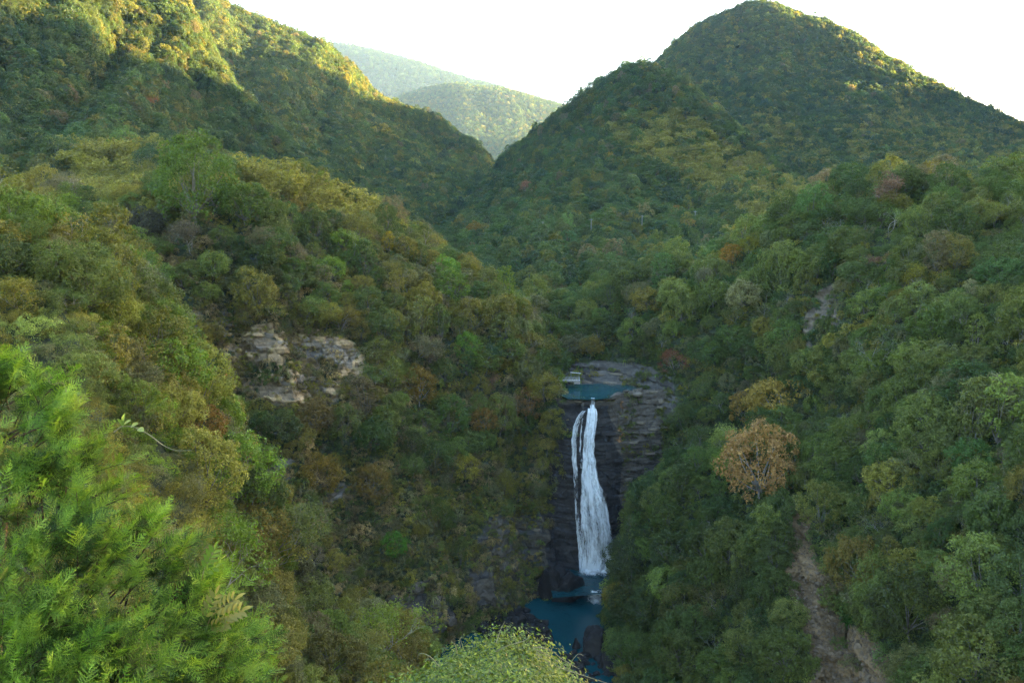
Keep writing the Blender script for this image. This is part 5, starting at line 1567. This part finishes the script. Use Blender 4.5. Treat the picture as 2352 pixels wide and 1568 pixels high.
# ------------------------------------------------------------------ vine thicket at the bottom edge
M_VLEAF = [leaf_material("vine_leaf_material", (0.140, 0.185, 0.024), 0.3, 2.0, 0.35, 0.4),
           leaf_material("vine_dark_leaf_material", (0.075, 0.120, 0.024), 0.3, 2.0, 0.35, 0.4),
           leaf_material("vine_young_leaf_material", (0.220, 0.260, 0.030), 0.3, 2.0, 0.25, 0.4)]
M_STEM = plain_material("vine_stem_material", (0.16, 0.15, 0.07), (0.28, 0.25, 0.13), 6.0, 0.7, 0.1)
thicket = bpy.data.objects.new('vine_thicket', None); C.objects.link(thicket)
tag(thicket, 'sunny yellow green vine thicket with loose tendrils at the bottom edge', 'shrub')
TROWS = [
    [(820, 1750, 12.6), (880, 1630, 12.8), (940, 1580, 13.0), (1000, 1540, 13.2), (1050, 1518, 13.3), (1100, 1508, 13.3), (1150, 1492, 13.4), (1200, 1496, 13.4), (1240, 1522, 13.3), (1280, 1555, 13.2), (1320, 1590, 13.0), (1370, 1650, 12.8), (1430, 1750, 12.6)],
    [(840, 1810, 11.6), (920, 1670, 11.6), (1000, 1610, 11.7), (1100, 1580, 11.8), (1180, 1575, 11.8), (1260, 1610, 11.7), (1320, 1660, 11.6), (1400, 1790, 11.5)],
    [(860, 1930, 10.6), (1000, 1790, 10.6), (1150, 1750, 10.6), (1280, 1790, 10.6), (1380, 1930, 10.6)]]
TS, _ = loft(TROWS, 90, 60, 0.0, (1.4, -0.9))
TN = grid_normals(TS)
TS = TS + TN * (0.35 * fbm(TS / 0.8, 3, 9))[..., None]
gv = np.random.default_rng(99)
n = 30000
i = gv.integers(2, 58, n); j = gv.integers(0, 89, n)
p = TS[i, j] + (TS[i + 1, j] - TS[i, j]) * gv.random((n, 1)) + (TS[i, j + 1] - TS[i, j]) * gv.random((n, 1)) + TN[i, j] * (0.16 * gv.normal(size=(n, 1)) - 0.10)
dirs = unit(gv.normal(size=(n, 3)) * 0.6 + np.array([0.1, -0.2, -0.55]))
nn = unit(TN[i, j] + gv.normal(size=(n, 3)) * 0.55 + np.array([0, -0.1, 0.3]))
v, q = leaf_quads(p, nn, 0.085 * (0.6 + 0.8 * gv.random(n)), 2.6, gv, 0.05, dirs)
me = mesh_np('crown', v, q, None, M_VLEAF, gv.choice([0, 0, 0, 1, 1, 2], n)); link('crown', me, thicket)
st = Acc()
for k in range(60):
    a, b = gv.integers(6, 50), gv.integers(4, 84)
    p0 = TS[a, b] - TN[a, b] * 0.3
    d = unit(TN[a, b] + gv.normal(size=3) * 0.5)
    t = np.linspace(0, 1, 6)[:, None]
    v, q = tube(p0 + d * 0.5 * t + gv.normal(size=3) * 0.1 * t ** 2, np.linspace(0.008, 0.003, 6), 4); st.add(v, q)
link('stem', st.mesh('stem', M_STEM), thicket)['kind'] = 'stuff'
def tendril(pts, name='tendril', parent=thicket, r=0.009, m=M_STEM):
    w = np.array([P(*a) for a in pts])
    k = np.concatenate([[0], np.cumsum(np.linalg.norm(np.diff(w, axis=0), axis=1))]); k /= k[-1]
    c = hermite(np.linspace(0, 1, 24), k, w)
    a = Acc(); v, q = tube(c, np.linspace(r, r * 0.45, 24), 5); a.add(v, q)
    return link(name, a.mesh(name, m), parent)
for pts in ([(1130, 1500, 13.2), (1170, 1480, 13.2), (1205, 1470, 13.2), (1218, 1455, 13.1), (1210, 1448, 13.1)],
            [(1225, 1488, 13.2), (1270, 1510, 13.2), (1290, 1525, 13.1), (1305, 1535, 13.0), (1312, 1520, 13.0), (1330, 1500, 13.0), (1340, 1505, 13.0)],
            [(1230, 1500, 13.1), (1280, 1530, 13.0), (1340, 1550, 12.9), (1370, 1560, 12.8), (1410, 1572, 12.8), (1455, 1582, 12.7)],
            [(1010, 1530, 13.0), (985, 1505, 13.0), (965, 1500, 13.0), (958, 1512, 13.0)],
            [(1140, 1475, 13.2), (1150, 1445, 13.3), (1160, 1425, 13.3)],
            [(1225, 1485, 13.2), (1260, 1490, 13.1), (1295, 1515, 13.1), (1330, 1535, 13.0)],
            [(1050, 1500, 13.1), (1045, 1480, 13.1), (1035, 1470, 13.1)]):
    tendril(pts)

# long curling vine shoot in front of the left slope
shoot = bpy.data.objects.new('vine_shoot', None); C.objects.link(shoot)
tag(shoot, 'long thin curving vine shoot above the conifer top', 'vine')
tendril([(262, 992, 8.9), (285, 978, 8.8), (320, 985, 8.7), (350, 1003, 8.7), (375, 1022, 8.7), (400, 1033, 8.7), (440, 1034, 8.7)], 'stem', shoot, 0.008)
M_YLEAF = leaf_material("young_leaf_material", (0.20, 0.26, 0.06), 0.35, 3.0, 0.15, 0.4)
def big_leaf(name, base, tip, width, parent, m=M_YLEAF, up=(0, -0.6, 0.8)):
    a = np.array(P(*base)); b = np.array(P(*tip)); d = b - a; L = np.linalg.norm(d); d = d / L
    up = unit(np.array(up) - d * np.dot(up, d)); s_ = np.cross(d, up)
    t = np.linspace(0, 1, 8); w = width * np.sin(math.pi * t ** 0.8) ** 0.8
    c = a + np.outer(t * L, d) + np.outer(-0.15 * L * t ** 2 + 0.12 * L * t, up)
    V = np.concatenate([c, c + np.outer(w, s_) + np.outer(w * 0.25, up), c - np.outer(w, s_) + np.outer(w * 0.25, up)])
    q = [(k_, k_ + 1, 8 + k_ + 1, 8 + k_) for k_ in range(7)] + [(k_ + 1, k_, 16 + k_, 16 + k_ + 1) for k_ in range(7)]
    return link(name, mesh_np(name, V, q, None, [m], None, True), parent)
for b_, t_ in (((282, 978, 8.8), (270, 960, 8.7)), ((282, 978, 8.8), (300, 965, 8.7)), ((283, 975, 8.8), (287, 948, 8.75)), ((300, 980, 8.75), (318, 972, 8.7)), ((318, 984, 8.7), (330, 990, 8.6))):
    big_leaf('leaf', b_, t_, 0.035, shoot)
curl = bpy.data.objects.new('curled_shoot', None); C.objects.link(curl)
tag(curl, 'short pale curled shoot standing above the conifer edge', 'vine')
tendril([(152, 905, 9.2), (150, 888, 9.2), (140, 878, 9.15), (120, 882, 9.1), (112, 872, 9.1), (118, 866, 9.1)], 'stem', curl, 0.008)

def leafy_shoot(label, spine, leaves, width, m):
    e = bpy.data.objects.new('broadleaf_shoot', None); C.objects.link(e)
    tag(e, label, 'plant', 'broad leaved shoots at the conifer edge')
    tendril(spine, 'stem', e, 0.008)
    for b_, t_ in leaves:
        big_leaf('leaf', b_, t_, width, e, m)
def pinnate(spine, ln, n, dep):
    (x0, y0), (x1, y1) = spine
    out = []
    dx, dy = x1 - x0, y1 - y0; L = math.hypot(dx, dy); dx /= L; dy /= L
    for k_ in range(n):
        t = (k_ + 0.5) / n
        bx, by = x0 + dx * L * t, y0 + dy * L * t
        for sd in (-1, 1):
            l = ln * (1 - 0.35 * abs(t - 0.5))
            out.append(((bx, by, dep), (bx + dx * l * 0.6 - dy * sd * l * 0.8, by + dy * l * 0.6 + dx * sd * l * 0.8, dep - 0.05)))
    out.append(((x1, y1, dep), (x1 + dx * ln, y1 + dy * ln, dep - 0.05)))
    return out
M_BLEAF = leaf_material("broad_leaf_material", (0.14, 0.22, 0.04), 0.35, 3.0, 0.2, 0.35)
M_PLEAF = leaf_material("pale_broad_leaf_material", (0.22, 0.22, 0.07), 0.35, 3.0, 0.2, 0.35)
leafy_shoot('upper shoot with long paired leaves beside the conifer', [(462, 1345, 8.1), (468, 1310, 8.0), (480, 1285, 8.0), (492, 1262, 8.0)],
            pinnate([(470, 1308), (492, 1262)], 24, 4, 8.0) + pinnate([(468, 1312), (495, 1300)], 20, 2, 8.0), 0.022, M_BLEAF)
leafy_shoot('lower cluster of pale broad leaves at the conifer edge', [(470, 1450, 8.0), (490, 1410, 7.9), (520, 1385, 7.9), (545, 1375, 7.9)],
            pinnate([(470, 1420), (495, 1365)], 26, 4, 7.85) + pinnate([(490, 1405), (540, 1375)], 28, 5, 7.85) + pinnate([(495, 1420), (555, 1400)], 28, 5, 7.8) + pinnate([(480, 1440), (520, 1430)], 24, 4, 7.8), 0.024, M_PLEAF)

# ------------------------------------------------------------------ haze: one closed box of pale air round everything
allp = np.concatenate([L['S'].reshape(-1, 3) for L in LAYERS.values()])
lo, hi = allp.min(0), allp.max(0)
lo = lo - np.array([60, 60, 3.0]); hi = hi + np.array([60, 60, 25.0])
lo[1] = min(lo[1], -60)
a = Acc(); box_acc(a, (lo + hi) / 2, hi - lo)
hz, nt, out = mat("haze_material")
pv = N(nt, "ShaderNodeVolumePrincipled")
pv.inputs['Color'].default_value = (0.42, 0.66, 1.0, 1)
pv.inputs['Density'].default_value = 0.000042
pv.inputs['Anisotropy'].default_value = 0.0
nt.links.new(pv.outputs[0], out.inputs['Volume'])
o = link('haze', a.mesh('haze', hz)); tag(o, kind='stuff')
